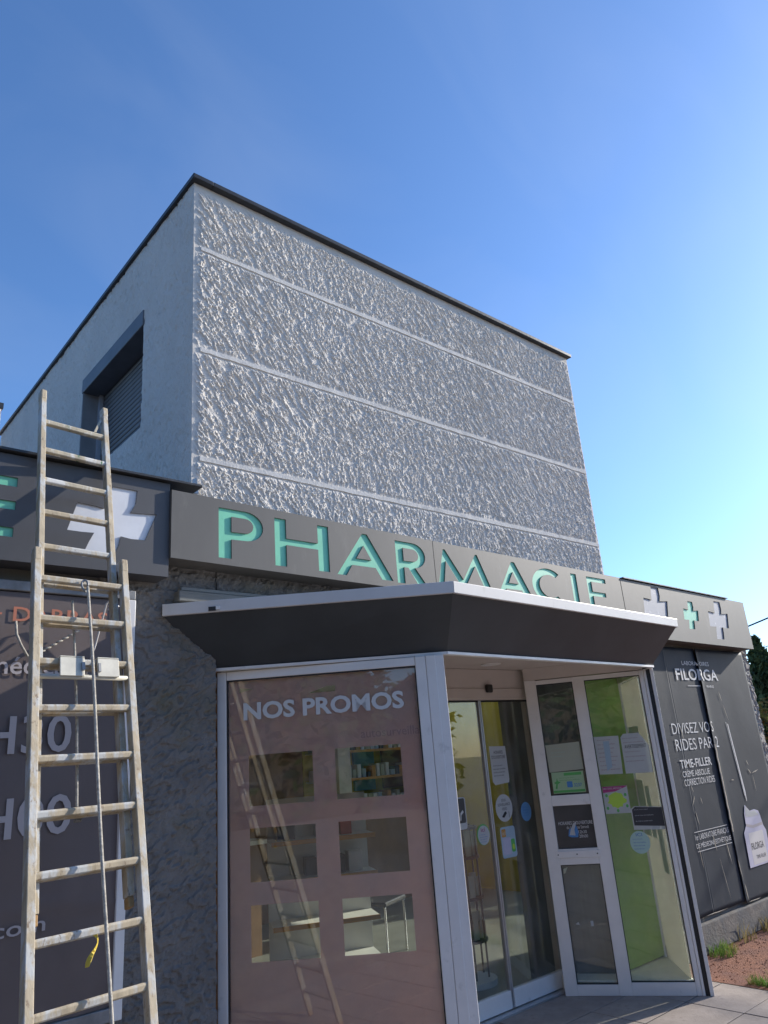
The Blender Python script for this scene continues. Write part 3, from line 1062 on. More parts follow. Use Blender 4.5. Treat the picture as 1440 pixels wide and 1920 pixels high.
def leaf(u0, u1):
    lf = MB().box(u0 + 0.014, u1 - 0.014, -0.018, -0.012, 0.128, 2.085, DF).build('door_leaf', 'glass_clear', door)
    MB().box(u0, u0 + 0.013, -0.03, 0.0, 0.020, 2.096, DF).build('stile', 'aluminium', lf)
    MB().box(u1 - 0.013, u1, -0.03, 0.0, 0.020, 2.096, DF).build('stile', 'aluminium', lf)
    MB().box(u0 + 0.0135, u1 - 0.0135, -0.035, 0.004, 0.018, 0.127, DF).build('bottom_rail', 'frame_white', lf, bevel=0.003)
    MB().box(u0 + 0.0135, u1 - 0.0135, -0.03, 0.0, 2.0855, 2.096, DF).build('top_rail', 'rubber_black', lf)
    return lf


leaf(0.03, 0.634)
leaf(0.640, 1.244)
m = MB()
m.box(0.665, 0.735, 0.046, 0.075, 2.150, 2.215, DF)
m.build('motion_sensor', 'sensor_black', door, bevel=0.012)

# ------------------------------------------------------------------ right-hand side glazing
KF = Frame((4.93, 3.88), (5.42, 3.15))
sg = thing('side_glazing', 'white framed glazed side of the porch with small and tall panes', 'window', (5.2, 3.55, 0))


def kf(u0, u1, z0, z1, nm, mt='frame_white', n0=-0.045, n1=0.006, bev=0.003, par=None):
    return MB().box(u0, u1, n0, n1, z0, z1, KF).build(nm, mt, par or sg, bevel=bev)


kf(-0.055, 0.036, 0.0, 2.236, 'frame_post', n1=0.012)
kf(0.326, 0.418, 0.0, 2.232, 'mullion')
kf(0.846, 0.880, 0.0, 2.232, 'frame_post')
kf(0.0365, 0.3255, 2.197, 2.231, 'head_rail')
kf(0.4185, 0.8455, 2.197, 2.231, 'head_rail')
kf(0.0365, 0.3255, 0.0, 0.070, 'bottom_rail')
kf(0.4185, 0.8455, 0.0, 0.082, 'bottom_rail')
kf(0.0365, 0.3255, 1.274, 1.350, 'transom')
kf(0.0365, 0.3255, 0.858, 0.968, 'transom')
kf(0.010, 0.345, 0.905, 0.955, 'cover_strip', n0=0.0065, n1=0.014)
for u in (0.03, 0.17, 0.32):
    MB().tube([KF(u, 0.014, 0.93), KF(u, 0.0165, 0.93)], 0.005, 8).build('screw', 'rubber_black', sg)


kf(-0.055, 0.880, 2.2365, 2.334, 'infill_panel', 'soffit_white', bev=0.0)


def pane(u0, u1, z0, z1):
    p = MB().box(u0 + 0.006, u1 - 0.006, -0.022, -0.016, z0 + 0.006, z1 - 0.006, KF).build('pane', 'glass_side', sg)
    m = MB()
    m.box(u0 + 0.0003, u0 + 0.0058, -0.04, -0.001, z0 + 0.0003, z1 - 0.0003, KF)
    m.box(u1 - 0.0058, u1 - 0.0003, -0.04, -0.001, z0 + 0.0003, z1 - 0.0003, KF)
    m.box(u0 + 0.006, u1 - 0.006, -0.04, -0.001, z1 - 0.0058, z1 - 0.0003, KF)
    m.box(u0 + 0.006, u1 - 0.006, -0.04, -0.001, z0 + 0.0003, z0 + 0.0058, KF)
    m.build('gasket', 'rubber_black', p)


pane(0.0363, 0.3257, 1.350, 2.197)
pane(0.0363, 0.3257, 0.070, 0.858)
pane(0.4183, 0.8457, 0.082, 2.197)
pp = MB().box(0.0367, 0.3253, -0.02, -0.012, 0.969, 1.2735, KF).build('opening_hours_panel', 'panel_black', sg)
pp['label'] = 'black opening hours panel with worn white and blue print'
text("HORAIRES D'OUVERTURE", KF, 0.062, 0.318, 1.135, 1.160, -0.0112, 'print_white', pp, bold=0.01)
text("du Lundi au Samedi", KF, 0.12, 0.285, 1.105, 1.128, -0.0112, 'print_white', pp)
text("12h30", KF, 0.205, 0.265, 1.070, 1.092, -0.0112, 'print_white', pp)
text("20h00", KF, 0.205, 0.270, 1.040, 1.062, -0.0112, 'print_white', pp)
sheet('torn_sticker', [[(0.125, 1.055), (0.150, 1.045), (0.196, 1.045), (0.205, 1.085), (0.185, 1.150), (0.165, 1.120), (0.135, 1.10)]], KF, -0.0114, 'print_blue', pp, 0.0005)
sheet('torn_sticker', [[(0.135, 1.062), (0.178, 1.058), (0.176, 1.10), (0.20, 1.155), (0.172, 1.142), (0.150, 1.105)]], KF, -0.0106, 'paper_white', pp, 0.0005)

# right end post with the outer glazing running back to the wall
rp = thing('porch_end_post', 'slim white and black end post at the right of the porch', 'post', (5.44, 3.12, 0))
c1 = Vector(KF(0.882, 0.0, 0))
OF = Frame((c1.x - 0.004, c1.y), (5.925, 3.652))
kf(0.8815, 0.900, 0.0, 2.236, 'inner_strip', 'frame_white', -0.03, 0.010, 0.002, rp)
kf(0.9005, 0.930, 0.0, 2.236, 'black_strip', 'rubber_black', -0.035, 0.006, 0.002, rp)
kf(0.9305, 0.956, 0.0, 2.240, 'outer_strip', 'frame_white', -0.045, 0.012, 0.002, rp)
og = thing('outer_glazing', 'frosted glazing between porch end post and poster wall', 'window', (5.75, 3.4, 0))
OL = OF.len
MB().box(0.05, OL - 0.04, -0.040, -0.034, 0.08, 2.19, OF).build('pane', 'glass_side', og)
MB().box(0.05, OL - 0.04, -0.06, -0.02, 0.0, 0.079, OF).build('bottom_rail', 'frame_white', og)
MB().box(0.05, OL - 0.04, -0.06, -0.02, 2.191, 2.236, OF).build('head_rail', 'frame_white', og)
MB().box(OL - 0.039, OL, -0.06, -0.02, 0.0, 2.236, OF).build('frame_post', 'frame_white', og)
MB().box(0.055, OL - 0.045, -0.043, -0.042, 0.09, 2.18, OF).build('frosted_film', 'film_beige', og)
for (a, b, z0, z1) in ((0.30, 0.62, 1.50, 1.82), (0.30, 0.42, 0.98, 1.36), (0.46, 0.68, 0.98, 1.40), (0.12, 0.25, 0.75, 1.15)):
    MB().box(a, b, -0.0455, -0.0440, z0, z1, OF).build('poster_back', 'film_mint', og)

# ------------------------------------------------------------------ notices and stickers


def ell(cu0, cz, ru, rz, n=28):
    return [(cu0 + ru * math.cos(2 * math.pi * k / n), cz + rz * math.sin(2 * math.pi * k / n)) for k in range(n)]


def rect(u0, u1, z0, z1):
    return [(u0, z0), (u1, z0), (u1, z1), (u0, z1)]


def rrect(u0, u1, z0, z1, r):
    p = []
    for cx, cz, a in ((u1 - r, z0 + r, -90), (u1 - r, z1 - r, 0), (u0 + r, z1 - r, 90), (u0 + r, z0 + r, 180)):
        p += arc(cx, cz, r, r, a, a + 90, 5)
    return p


def notice(name, label, cat, poly, F, n, mat):
    us = [q[0] for q in poly]
    zs = [q[1] for q in poly]
    t = thing(name, label, cat, F((min(us) + max(us)) / 2, n, min(zs)))
    sheet('backing', [poly], F, n, mat, t, 0.0012)
    return t


def deco(t, poly, F, n, mat, nm='print_patch'):
    return sheet(nm, [poly], F, n, mat, t, 0.0005)


def lines(t, F, u0, u1, z_top, dz, k, n, mat, hgt=0.006):
    words = ['pharmacie de garde composez', 'nous vous accueillons', 'du lundi au samedi matin', 'merci de votre visite', 'service de livraison']
    for i in range(k):
        w = (u1 - u0) * (0.7 + 0.3 * ((i * 37) % 10) / 10)
        text(words[i % 5], F, u0, u0 + w, z_top - i * dz - hgt, z_top - i * dz, n, mat, t)


nd = -0.0105
t = notice('paper_notice', 'white opening hours notice hanging on the right sliding leaf', 'notice', [(0.700, 1.49), (0.725, 1.465), (0.885, 1.475), (0.893, 1.50), (0.888, 1.745), (0.700, 1.750)], DF, nd, 'paper_white')
text('HORAIRES', DF, 0.745, 0.850, 1.690, 1.715, nd + 0.0012, 'print_black', t)
text("D'OUVERTURE", DF, 0.715, 0.872, 1.655, 1.680, nd + 0.0012, 'print_black', t)
lines(t, DF, 0.72, 0.875, 1.61, 0.024, 4, nd + 0.0012, 'print_black', 0.011)
t = notice('oval_sticker', 'white oval video surveillance sticker on the right sliding leaf', 'sticker', ell(0.792, 1.297, 0.096, 0.098), DF, nd, 'paper_white')
text('SOUS', DF, 0.768, 0.818, 1.343, 1.362, nd + 0.0012, 'print_black', t)
text('SURVEILLANCE', DF, 0.722, 0.862, 1.312, 1.332, nd + 0.0012, 'print_black', t)
text('VIDEO', DF, 0.765, 0.822, 1.280, 1.300, nd + 0.0012, 'print_black', t)
deco(t, [(0.755, 1.235), (0.780, 1.228), (0.815, 1.258), (0.805, 1.272), (0.790, 1.268)], DF, nd + 0.0014, 'print_black', 'camera_symbol')
deco(t, rect(0.838, 0.842, 1.225, 1.268), DF, nd + 0.0014, 'print_black', 'camera_symbol')
t = notice('oval_sticker', 'pale blue oval sticker near the right edge of the door', 'sticker', ell(1.045, 1.247, 0.062, 0.070), DF, nd, 'paper_blue')
lines(t, DF, 1.005, 1.085, 1.285, 0.020, 4, nd + 0.0012, 'print_blue', 0.009)
t = notice('round_sticker', 'small white and green round sticker on the left sliding leaf', 'sticker', ell(0.530, 1.138, 0.068, 0.072), DF, nd, 'print_green')
deco(t, ell(0.532, 1.134, 0.063, 0.066), DF, nd + 0.0012, 'paper_white')
text('ici', DF, 0.505, 0.548, 1.158, 1.186, nd + 0.0024, 'print_magenta', t, bold=0.01)
lines(t, DF, 0.485, 0.580, 1.143, 0.016, 4, nd + 0.0024, 'print_blue', 0.007)
t = notice('card_sticker', 'pale rounded card with orange blue and green patches on the door', 'sticker', rrect(0.716, 0.882, 0.950, 1.165, 0.02), DF, nd, 'paper_pale_blue')
deco(t, rrect(0.728, 0.775, 1.095, 1.150, 0.008), DF, nd + 0.0012, 'print_ochre')
text('ici', DF, 0.736, 0.768, 1.108, 1.136, nd + 0.0022, 'paper_white', t)
deco(t, rect(0.728, 0.820, 0.972, 1.09), DF, nd + 0.0012, 'print_lilac')
deco(t, rrect(0.825, 0.868, 0.985, 1.075, 0.012), DF, nd + 0.0012, 'print_green')
deco(t, ell(0.848, 1.02, 0.014, 0.02, 12), DF, nd + 0.002, 'print_lime')
t = notice('card_sticker', 'black card with white rim at the left of the sliding door', 'sticker', rrect(0.085, 0.372, 1.195, 1.412, 0.02), DF, nd, 'paper_white')
deco(t, rrect(0.095, 0.362, 1.238, 1.404, 0.012), DF, nd + 0.0012, 'paper_black')
lines(t, DF, 0.20, 0.30, 1.375, 0.045, 2, nd + 0.0022, 'print_white', 0.010)
deco(t, [(0.300, 1.255), (0.312, 1.255), (0.318, 1.29), (0.345, 1.31), (0.335, 1.325), (0.310, 1.305)], DF, nd + 0.0022, 'print_white', 'figure_symbol')

ns = -0.0148
t = notice('paper_notice', 'blank cream sheet in the upper narrow pane', 'notice', [(0.050, 1.520), (0.312, 1.530), (0.308, 1.735), (0.044, 1.725)], KF, ns, 'paper_cream')
lines(t, KF, 0.08, 0.20, 1.70, 0.03, 3, ns + 0.0012, 'paper_mint', 0.008)
t = notice('card_notice', 'green and cream card with blue number below the cream sheet', 'notice', rect(0.060, 0.305, 1.362, 1.518), KF, ns, 'paper_green')
deco(t, rect(0.155, 0.290, 1.490, 1.510), KF, ns + 0.0012, 'print_green')
deco(t, rect(0.062, 0.300, 1.368, 1.384), KF, ns + 0.0012, 'print_green')
deco(t, rrect(0.170, 0.212, 1.402, 1.446, 0.006), KF, ns + 0.0012, 'print_blue')
text('3237', KF, 0.222, 0.282, 1.405, 1.430, ns + 0.0012, 'print_blue', t, bold=0.012)
lines(t, KF, 0.115, 0.285, 1.478, 0.016, 2, ns + 0.0012, 'print_green', 0.009)
deco(t, [(0.078, 1.40), (0.092, 1.395), (0.100, 1.43), (0.125, 1.445), (0.104, 1.452), (0.098, 1.475), (0.090, 1.45), (0.072, 1.442), (0.088, 1.43)], KF, ns + 0.0012, 'print_green', 'plant_symbol')
t = notice('paper_notice', 'white printed sheet on the left of the tall pane', 'notice', [(0.428, 1.480), (0.600, 1.474), (0.612, 1.755), (0.424, 1.758)], KF, ns, 'paper_white')
lines(t, KF, 0.445, 0.59, 1.735, 0.031, 8, ns + 0.0012, 'print_mauve', 0.010)
deco(t, [(0.488, 1.50), (0.53, 1.53), (0.535, 1.72), (0.49, 1.72)], KF, ns + 0.0011, 'paper_pale_blue')
t = notice('paper_notice', 'white sheet with cut corners right of another sheet', 'notice', [(0.622, 1.474), (0.822, 1.470), (0.826, 1.67), (0.765, 1.765), (0.650, 1.765), (0.626, 1.74)], KF, ns, 'paper_white')
text('AVERTISSEMENT', KF, 0.645, 0.805, 1.655, 1.682, ns + 0.0012, 'print_black', t)
lines(t, KF, 0.64, 0.80, 1.735, 0.03, 2, ns + 0.0012, 'print_mauve', 0.010)
lines(t, KF, 0.64, 0.80, 1.635, 0.034, 3, ns + 0.0012, 'print_mauve', 0.010)
t = notice('paper_notice', 'magenta headed leaflet with lime green blob on the tall pane', 'notice', rect(0.428, 0.612, 1.195, 1.390), KF, ns, 'paper_white')
deco(t, [(0.430, 1.345), (0.52, 1.352), (0.610, 1.384), (0.610, 1.389), (0.430, 1.389)], KF, ns + 0.0012, 'print_magenta')
text('MATERIEL MEDICAL', KF, 0.438, 0.575, 1.368, 1.381, ns + 0.0024, 'paper_white', t, bold=0.01)
blob = [(0.522 + (0.062 + 0.012 * math.cos(k * 2.3)) * math.cos(k * 0.314), 1.290 + (0.055 + 0.010 * math.sin(k * 3.1)) * math.sin(k * 0.314)) for k in range(20)]
deco(t, blob, KF, ns + 0.0012, 'print_lime')
for a, b in ((0.448, 1.235), (0.452, 1.325), (0.59, 1.325), (0.592, 1.245), (0.52, 1.215)):
    deco(t, ell(a, b, 0.010, 0.012, 10), KF, ns + 0.0014, 'print_green')
t = notice('card_notice', 'black notice with white foot on the tall pane', 'notice', [(0.612, 1.075), (0.838, 1.068), (0.838, 1.225), (0.64, 1.240), (0.612, 1.22)], KF, ns, 'paper_white')
deco(t, [(0.620, 1.105), (0.836, 1.092), (0.836, 1.222), (0.645, 1.234), (0.620, 1.215)], KF, ns + 0.0012, 'paper_black')
lines(t, KF, 0.635, 0.78, 1.218, 0.04, 3, ns + 0.0022, 'print_white', 0.008)
t = notice('round_sticker', 'pale mint round sticker below the black notice', 'sticker', ell(0.640, 0.988, 0.072, 0.078), KF, ns, 'paper_mint')
text('ICI', KF, 0.618, 0.662, 1.030, 1.052, ns + 0.0012, 'print_blue', t)
lines(t, KF, 0.59, 0.69, 1.015, 0.022, 4, ns + 0.0012, 'print_blue', 0.009)
t = notice('torn_sticker', 'yellow torn sticker in the corner of the lower narrow pane', 'sticker', [(0.050, 0.795), (0.062, 0.80), (0.085, 0.84), (0.052, 0.83)], KF, ns, 'paper_cream')
t = notice('torn_sticker', 'white scrap left of another in the lower pane', 'sticker', [(0.085, 0.455), (0.115, 0.45), (0.108, 0.47)], KF, ns, 'paper_white')
t = notice('torn_sticker', 'small white rectangular scrap in the lower pane', 'sticker', rect(0.195, 0.215, 0.44, 0.475), KF, ns, 'paper_white')

# ------------------------------------------------------------------ right-hand poster
RF = Frame((0, 3.62), (1, 3.62))


def lift3(u, z):
    a = (z - 0.235) / 2.305
    ll = 0.020 * (0.35 + 0.9 * float(vnoise(np.array([a * 5.0 + 3]), np.array([3 * 1.7]), 201)[0]))
    b = (u - 7.246) / 1.079
    return ll * max(0, 1 - b / 0.10) ** 2 if b >= 0 else 0.0


def RP(u, n, z):
    return RF(u, n + lift3(u, z), z)


po = thing('advert_poster', 'large torn dark cosmetics poster on the wall right of the porch', 'poster', (7.3, 3.62, 0.24))


def poster_sheet(u0, u1, z0, z1, lift_l, lift_r, seed, nu=40, nz=60, lean=0.0):
    m = MB()
    us = np.linspace(0, 1, nu)
    zs = np.linspace(0, 1, nz)
    for a in zs:
        z = z0 + (z1 - z0) * a
        ll = (0.020 / 0.045) * lift_l * (0.35 + 0.9 * float(vnoise(np.array([a * 5.0 + seed]), np.array([seed * 1.7]), 201)[0]))
        lr = lift_r * (0.45 + 0.9 * float(vnoise(np.array([a * 5.0 + seed + 9]), np.array([seed * 1.7]), 202)[0]))
        ju = 0.012 * (float(vnoise(np.array([a * 14.0 + seed]), np.array([3.3]), 203)[0]) - 0.5)
        for b in us:
            u = u0 + (u1 - u0) * b + (ju if b == 0 else 0)
            w = 0.0035 * (float(vnoise(np.array([u * 4.0]), np.array([z * 3.0 + seed]), 204)[0]) - 0.5)
            n = ll * max(0, 1 - b / 0.10) ** 2 + lr * max(0, (b - 0.84) / 0.16) ** 2 + w
            m.v.append(RF(u, n, z))
    for j in range(nz - 1):
        for i in range(nu - 1):
            q = j * nu + i
            m.f.append([q, q + 1, q + nu + 1, q + nu])
    o = m.build('poster_sheet', 'poster_filo', po, smooth=True)
    md = o.modifiers.new('solid', 'SOLIDIFY')
    md.thickness = 0.0015
    return o


poster_sheet(6.05, 6.655, 0.262, 2.545, 0.0, 0.006, 1)
poster_sheet(6.660, 7.252, 0.258, 2.540, 0.004, 0.0, 2)
poster_sheet(7.246, 8.325, 0.235, 2.540, 0.045, 0.0, 3)
PN = 0.0065
W = 'print_white'
text('LABORATOIRES', RP, 6.955, 7.500, 2.372, 2.412, PN, W, po)
text('FILORGA', RP, 6.800, 7.640, 2.226, 2.338, PN, W, po, bold=0.016)
MB().box(6.985, 7.24, PN, PN + 0.0008, 2.170, 2.176, RF).build('printed_rule', W, po)
text('PARIS', RP, 7.365, 7.510, 2.155, 2.180, PN, W, po)
text('DIVISEZ VOS', RP, 6.535, 7.310, 1.737, 1.833, PN, W, po, bold=-0.004)
text('RIDES PAR 2', RP, 6.545, 7.360, 1.590, 1.692, PN, W, po, bold=-0.004)
text('TIME-FILLER', RP, 6.560, 7.145, 1.440, 1.512, PN, W, po, bold=0.014)
text('CRÈME ABSOLUE', RP, 6.570, 7.070, 1.363, 1.428, PN, W, po)
text('CORRECTION RIDES', RP, 6.575, 7.140, 1.288, 1.345, PN, W, po)
text('1er LABORATOIRE FRANÇAIS', RP, 6.575, 7.200, 0.832, 0.888, PN, W, po)
text('DE MÉDECINE ESTHÉTIQUE', RP, 6.570, 7.215, 0.770, 0.825, PN, W, po)
MB().box(6.575, 7.19, PN, PN + 0.0008, 0.905, 0.910, RF).build('printed_rule', W, po)
MB().box(6.575, 7.215, PN, PN + 0.0008, 0.750, 0.755, RF).build('printed_rule', W, po)
# printed jar and pipette
jar = sheet('printed_jar', [[(7.47, 0.50), (7.94, 0.50), (7.96, 0.78), (7.92, 0.83), (7.90, 0.92), (7.88, 0.965), (7.80, 0.985), (7.70, 0.98), (7.62, 1.04), (7.575, 0.965), (7.56, 0.86), (7.49, 0.80)]], RP, PN, 'print_lilac', po, 0.001)
sheet('jar_collar', [[(7.565, 0.85), (7.70, 0.825), (7.90, 0.835), (7.91, 0.86), (7.70, 0.85), (7.566, 0.875)]], RP, PN + 0.0012, 'print_grey', jar, 0.0006)
sheet('jar_cream', [[(7.59, 0.935), (7.70, 0.925), (7.88, 0.93), (7.80, 0.975), (7.71, 0.972), (7.625, 1.025), (7.60, 0.98)]], RP, PN + 0.0012, 'paper_white', jar, 0.0006)
sheet('jar_label', [[(7.56, 0.515), (7.87, 0.515), (7.88, 0.79), (7.57, 0.79)]], RP, PN + 0.0011, 'gutter_white', jar, 0.0003)
text('FILORGA', RP, 7.58, 7.84, 0.640, 0.700, PN + 0.0020, 'print_black', jar, bold=0.01)
text('TIME-FILLER', RP, 7.64, 7.84, 0.560, 0.590, PN + 0.0020, 'print_black', jar)
sheet('printed_pipette', [[(7.625, 1.80), (7.64, 1.80), (7.70, 1.15), (7.69, 1.07), (7.68, 1.07), (7.675, 1.15)]], RP, PN, 'print_bluegrey', po, 0.0006)
sheet('printed_pipette', [[(7.60, 1.82), (7.606, 1.82), (7.672, 1.12), (7.666, 1.12)]], RP, PN, 'print_white', po, 0.0006)
# torn scars showing pale paper
for k, (u, z, du, dz, wd) in enumerate(((7.585, 2.12, 0.03, -0.10, 0.016), (7.62, 1.99, 0.05, -0.16, 0.008), (6.69, 1.80, 0.02, -0.12, 0.014), (6.67, 1.30, 0.03, -0.07, 0.010),
                                        (6.70, 1.20, -0.06, -0.08, 0.012), (6.66, 1.08, 0.03, -0.12, 0.010), (6.88, 0.90, 0.03, -0.18, 0.016), (7.10, 0.80, 0.04, -0.22, 0.014),
                                        (6.93, 0.66, 0.06, -0.35, 0.007), (6.60, 0.86, 0.02, -0.25, 0.008), (7.85, 1.36, 0.06, -0.05, 0.018), (7.92, 1.31, 0.16, 0.03, 0.014),
                                        (7.93, 1.30, 0.01, -0.16, 0.008), (7.86, 1.44, 0.03, -0.05, 0.014), (7.46, 1.28, 0.06, 0.0, 0.012), (6.80, 1.18, 0.02, -0.06, 0.009),
                                        (7.255, 0.62, 0.03, -0.20, 0.014), (7.29, 0.40, 0.02, -0.15, 0.018), (7.30, 0.243, 0.25, 0.0, 0.010), (6.5, 0.266, 0.4, -0.004, 0.010))):
    L_ = math.hypot(du, dz)
    px_, pz_ = -dz / L_ * wd / 2, du / L_ * wd / 2
    r1, r2 = random.uniform(0.2, 0.45), random.uniform(0.5, 0.8)
    sheet('torn_scar', [[(u, z), (u + du * r1 + px_, z + dz * r1 + pz_), (u + du * r2 + px_ * 0.5, z + dz * r2 + pz_ * 0.5), (u + du, z + dz), (u + du * r2 - px_, z + dz * r2 - pz_), (u + du * r1 - px_ * 0.4, z + dz * r1 - pz_ * 0.4)]],
          RF, PN + 0.001, 'torn_paper', po, 0.0006)
# curled paper edge along the seam
m = MB()
for k in range(14):
    z = 1.62 - k * 0.06
    wv = 0.012 + 0.012 * math.sin(k * 1.7) ** 2
    i = len(m.v)
    m.v += [RF(7.240 - wv * 0.2, 0.010 + wv * 0.6, z), RF(7.252, 0.020 + wv * 0.4, z), RF(7.258, 0.016, z)]
    if k:
        m.f += [[i - 3, i - 2, i + 1, i], [i - 2, i - 1, i + 2, i + 1]]
m.build('curled_edge', 'torn_paper', po, smooth=True)

# ------------------------------------------------------------------ left poster
PF = Frame((0, 3.575), (1, 3.575))
pl = thing('hours_poster', 'creased dark mauve opening hours poster behind the ladder', 'poster', (0.9, 3.6, 0.74))
m = MB()
nu, nz = 50, 70
for j in range(nz):
    for i in range(nu):
        u = -0.30 + 1.72 * i / (nu - 1)
        z = 0.80 + 1.76 * j / (nz - 1)
        n = 0.012 * float(vnoise(np.array([u * 3.0]), np.array([z * 2.5]), 301)[0])
        n += 0.006 * max(0, 1 - abs(u - 1.25 + 0.15 * (z - 1.0)) / 0.02) * (1 if z < 1.35 else 0)
        n += 0.006 * max(0, 1 - abs(z - 1.32 + 0.08 * u) / 0.02) * (1 if u > 0.8 else 0)
        m.v.append(PF(u, n - 0.012, z))
for j in range(nz - 1):
    for i in range(nu - 1):
        q = j * nu + i
        m.f.append([q, q + 1, q + nu + 1, q + nu])
m.build('poster_sheet', 'poster_dark', pl, smooth=True)
m = MB()
m.box(-0.30, 1.46, -0.07, 0.012, 2.565, 2.612, PF)
m.build('top_rail', 'zinc', pl, bevel=0.004)
MB().box(1.418, 1.462, -0.07, 0.014, 0.745, 2.564, PF).build('side_rail', 'frame_white', pl, bevel=0.004)
MB().box(-0.30, 1.417, -0.07, 0.010, 0.745, 0.798, PF).build('bottom_rail', 'zinc', pl, bevel=0.004)
text('-', PF, 0.822, 0.850, 2.452, 2.461, 0.004, 'print_orange', pl)
text('DARRAS', PF, 0.897, 1.325, 2.425, 2.492, 0.004, 'print_orange', pl, bold=0.01)
text('médical', PF, 0.815, 1.16, 2.188, 2.268, 0.004, 'print_grey', pl, bold=0.012)
text('8H30', PF, 0.69, 1.185, 1.848, 2.010, 0.004, 'print_grey', pl, bold=0.012)
text('9H00', PF, 0.70, 1.205, 1.507, 1.672, 0.004, 'print_grey', pl, bold=0.012)
text('mail.com', PF, 0.70, 1.125, 1.142, 1.200, 0.004, 'print_grey', pl, bold=0.008)
# small lamp bracket standing off the poster
ar = thing('wire_hook', 'bent white wire hook standing off the mauve poster', 'hook', (1.30, 3.5, 2.2))
MB().tube([(1.235, 3.57, 2.19), (1.262, 3.54, 2.33), (1.290, 3.50, 2.52), (1.30, 3.48, 2.535), (1.335, 3.46, 2.50), (1.33, 3.47, 2.485), (1.295, 3.49, 2.49)], 0.0045, 6).build('wire', 'gutter_white', ar, smooth=True)
ca = thing('twisted_cable', 'twisted grey cable stretched across the mauve poster', 'cable', (0.95, 3.55, 2.2))
pth = []
for k in range(40):
    f = k / 39
    pth.append((0.98 + 0.20 * f + 0.004 * math.cos(k * 1.3), 3.545 + 0.004 * math.sin(k * 1.3), 2.26 + 0.13 * f))
MB().tube(pth, 0.005, 6).build('strand', 'rope', ca, smooth=True)
MB().tube([(0.905, 3.55, 2.42), (0.91, 3.54, 2.36), (0.93, 3.53, 2.31), (0.965, 3.54, 2.26), (0.98, 3.545, 2.26)], 0.006, 6).build('tail', 'rope', ca, smooth=True)

# ------------------------------------------------------------------ extension ladder
lq = dict(x0=.8934, y0=2.1506, dx=.0598, dy=.3885, th=.1119, w=.3836, off=.0433, s0=1.1578, sp=.1926)
ld = Vector((lq['dx'], lq['dy'], 1.0)).normalized()
la = Vector((math.cos(lq['th']), math.sin(lq['th']), 0))
ln = la.cross(ld)                      # out of the ladder plane
if ln.y > 0:
    ln = -ln                           # towards the camera
lb = Vector((lq['x0'], lq['y0'], 0))


def LT(a, n, s):
    v = lb + la * a + ln * n + ld * s
    return (v.x, v.y, v.z)


lad = thing('extension_ladder', 'weathered pale two-section extension ladder leaning on the dark sign', 'ladder', lb)


def section(nm, half, noff, s0, s1, rungs, mat, topmat=None, rw=0.029, rd=0.038):
    sec = bpy.data.objects.new(nm, None)
    sec.empty_display_size = 0.1
    col.objects.link(sec)
    sec.parent = lad
    for sgn in (-1, 1):
        a = sgn * half
        m = MB()
        # rail with slightly hollowed outer flanges
        m.box(a - rw / 2, a + rw / 2, noff - rd / 2, noff + rd / 2, s0, s1, LT)
        m.build('rail', mat, sec, bevel=0.003)
        MB().box(a - rw / 2 - 0.002, a + rw / 2 + 0.002, noff - rd / 2 - 0.002, noff + rd / 2 + 0.002, s1 - 0.055, s1 + 0.012, LT).build('rail_cap', mat, sec, bevel=0.006)
        MB().box(a - rw / 2 + 0.002, a + rw / 2 - 0.002, noff - rd / 2 + 0.002, noff + rd / 2 - 0.002, s0 - 0.035, s0 - 0.0005, LT).build('rail_foot', 'ladder_end', sec, bevel=0.004)
    for k, s in enumerate(rungs):
        m = MB()
        hl = half - rw / 2
        # D-section rung, flat tread up
        prof = [(-0.014, 0.010), (0.014, 0.012), (0.016, 0.004), (0.010, -0.012), (-0.010, -0.012), (-0.015, 0.0)]
        k2 = len(prof)
        for a in (-hl - 0.004, hl + 0.004):
            for (n, z) in prof:
                m.v.append(LT(a, noff + n, s + z))
        for j in range(k2):
            j2 = (j + 1) % k2
            m.f.append([j, j2, k2 + j2, k2 + j])
        m.f.append(list(range(k2)))
        m.f.append([k2 + j for j in reversed(range(k2))])
        m.build('rung', topmat if (topmat and k >= len(rungs) - 3) else mat, sec, bevel=0.002)
    return sec


S0 = lq['s0'] - 5 * lq['sp']
section('lower_section', lq['w'] / 2, 0.0, 0.04, 2.835, [S0 + k * lq['sp'] for k in range(14)], 'ladder_wood')
fly0 = 3.668
section('upper_section', lq['w'] / 2 - 0.03, -lq['off'], 1.44, 3.875, [fly0 - k * lq['sp'] for k in range(11, -1, -1)], 'ladder_wood', 'ladder_top', rw=0.026)
# diagonal stay at the top right
MB().hexa([LT(0.100, -0.05, 3.69), LT(0.112, -0.05, 3.69), LT(0.158, -0.06, 3.82), LT(0.146, -0.06, 3.82),
           LT(0.100, -0.035, 3.69), LT(0.112, -0.035, 3.69), LT(0.158, -0.045, 3.82), LT(0.146, -0.045, 3.82)]).build('corner_stay', 'ladder_top', lad)
# latch plates half way up
m = MB()
sp_ = S0 + 11 * lq['sp']
for a0, a1 in ((-0.105, -0.008), (0.045, 0.135)):
    m.box(a0, a1, 0.020, 0.026, sp_ - 0.068, sp_ + 0.012, LT)
    m.box(a0, a1, -0.012, 0.026, sp_ + 0.013, sp_ + 0.018, LT)
m.build('latch_plate', 'bracket_paint', lad, bevel=0.002)
MB().tube([LT(-0.175, 0.008, sp_ - 0.064), LT(0.175, 0.008, sp_ - 0.064)], 0.010, 10).build('latch_bar', 'bracket_paint', lad, smooth=True)
m = MB()
m.box(-0.022, -0.010, 0.027, 0.034, sp_ - 0.045, sp_ - 0.012, LT)
m.box(0.046, 0.056, 0.027, 0.032, sp_ - 0.05, sp_ - 0.012, LT)
m.build('latch_clip', 'zinc', lad)
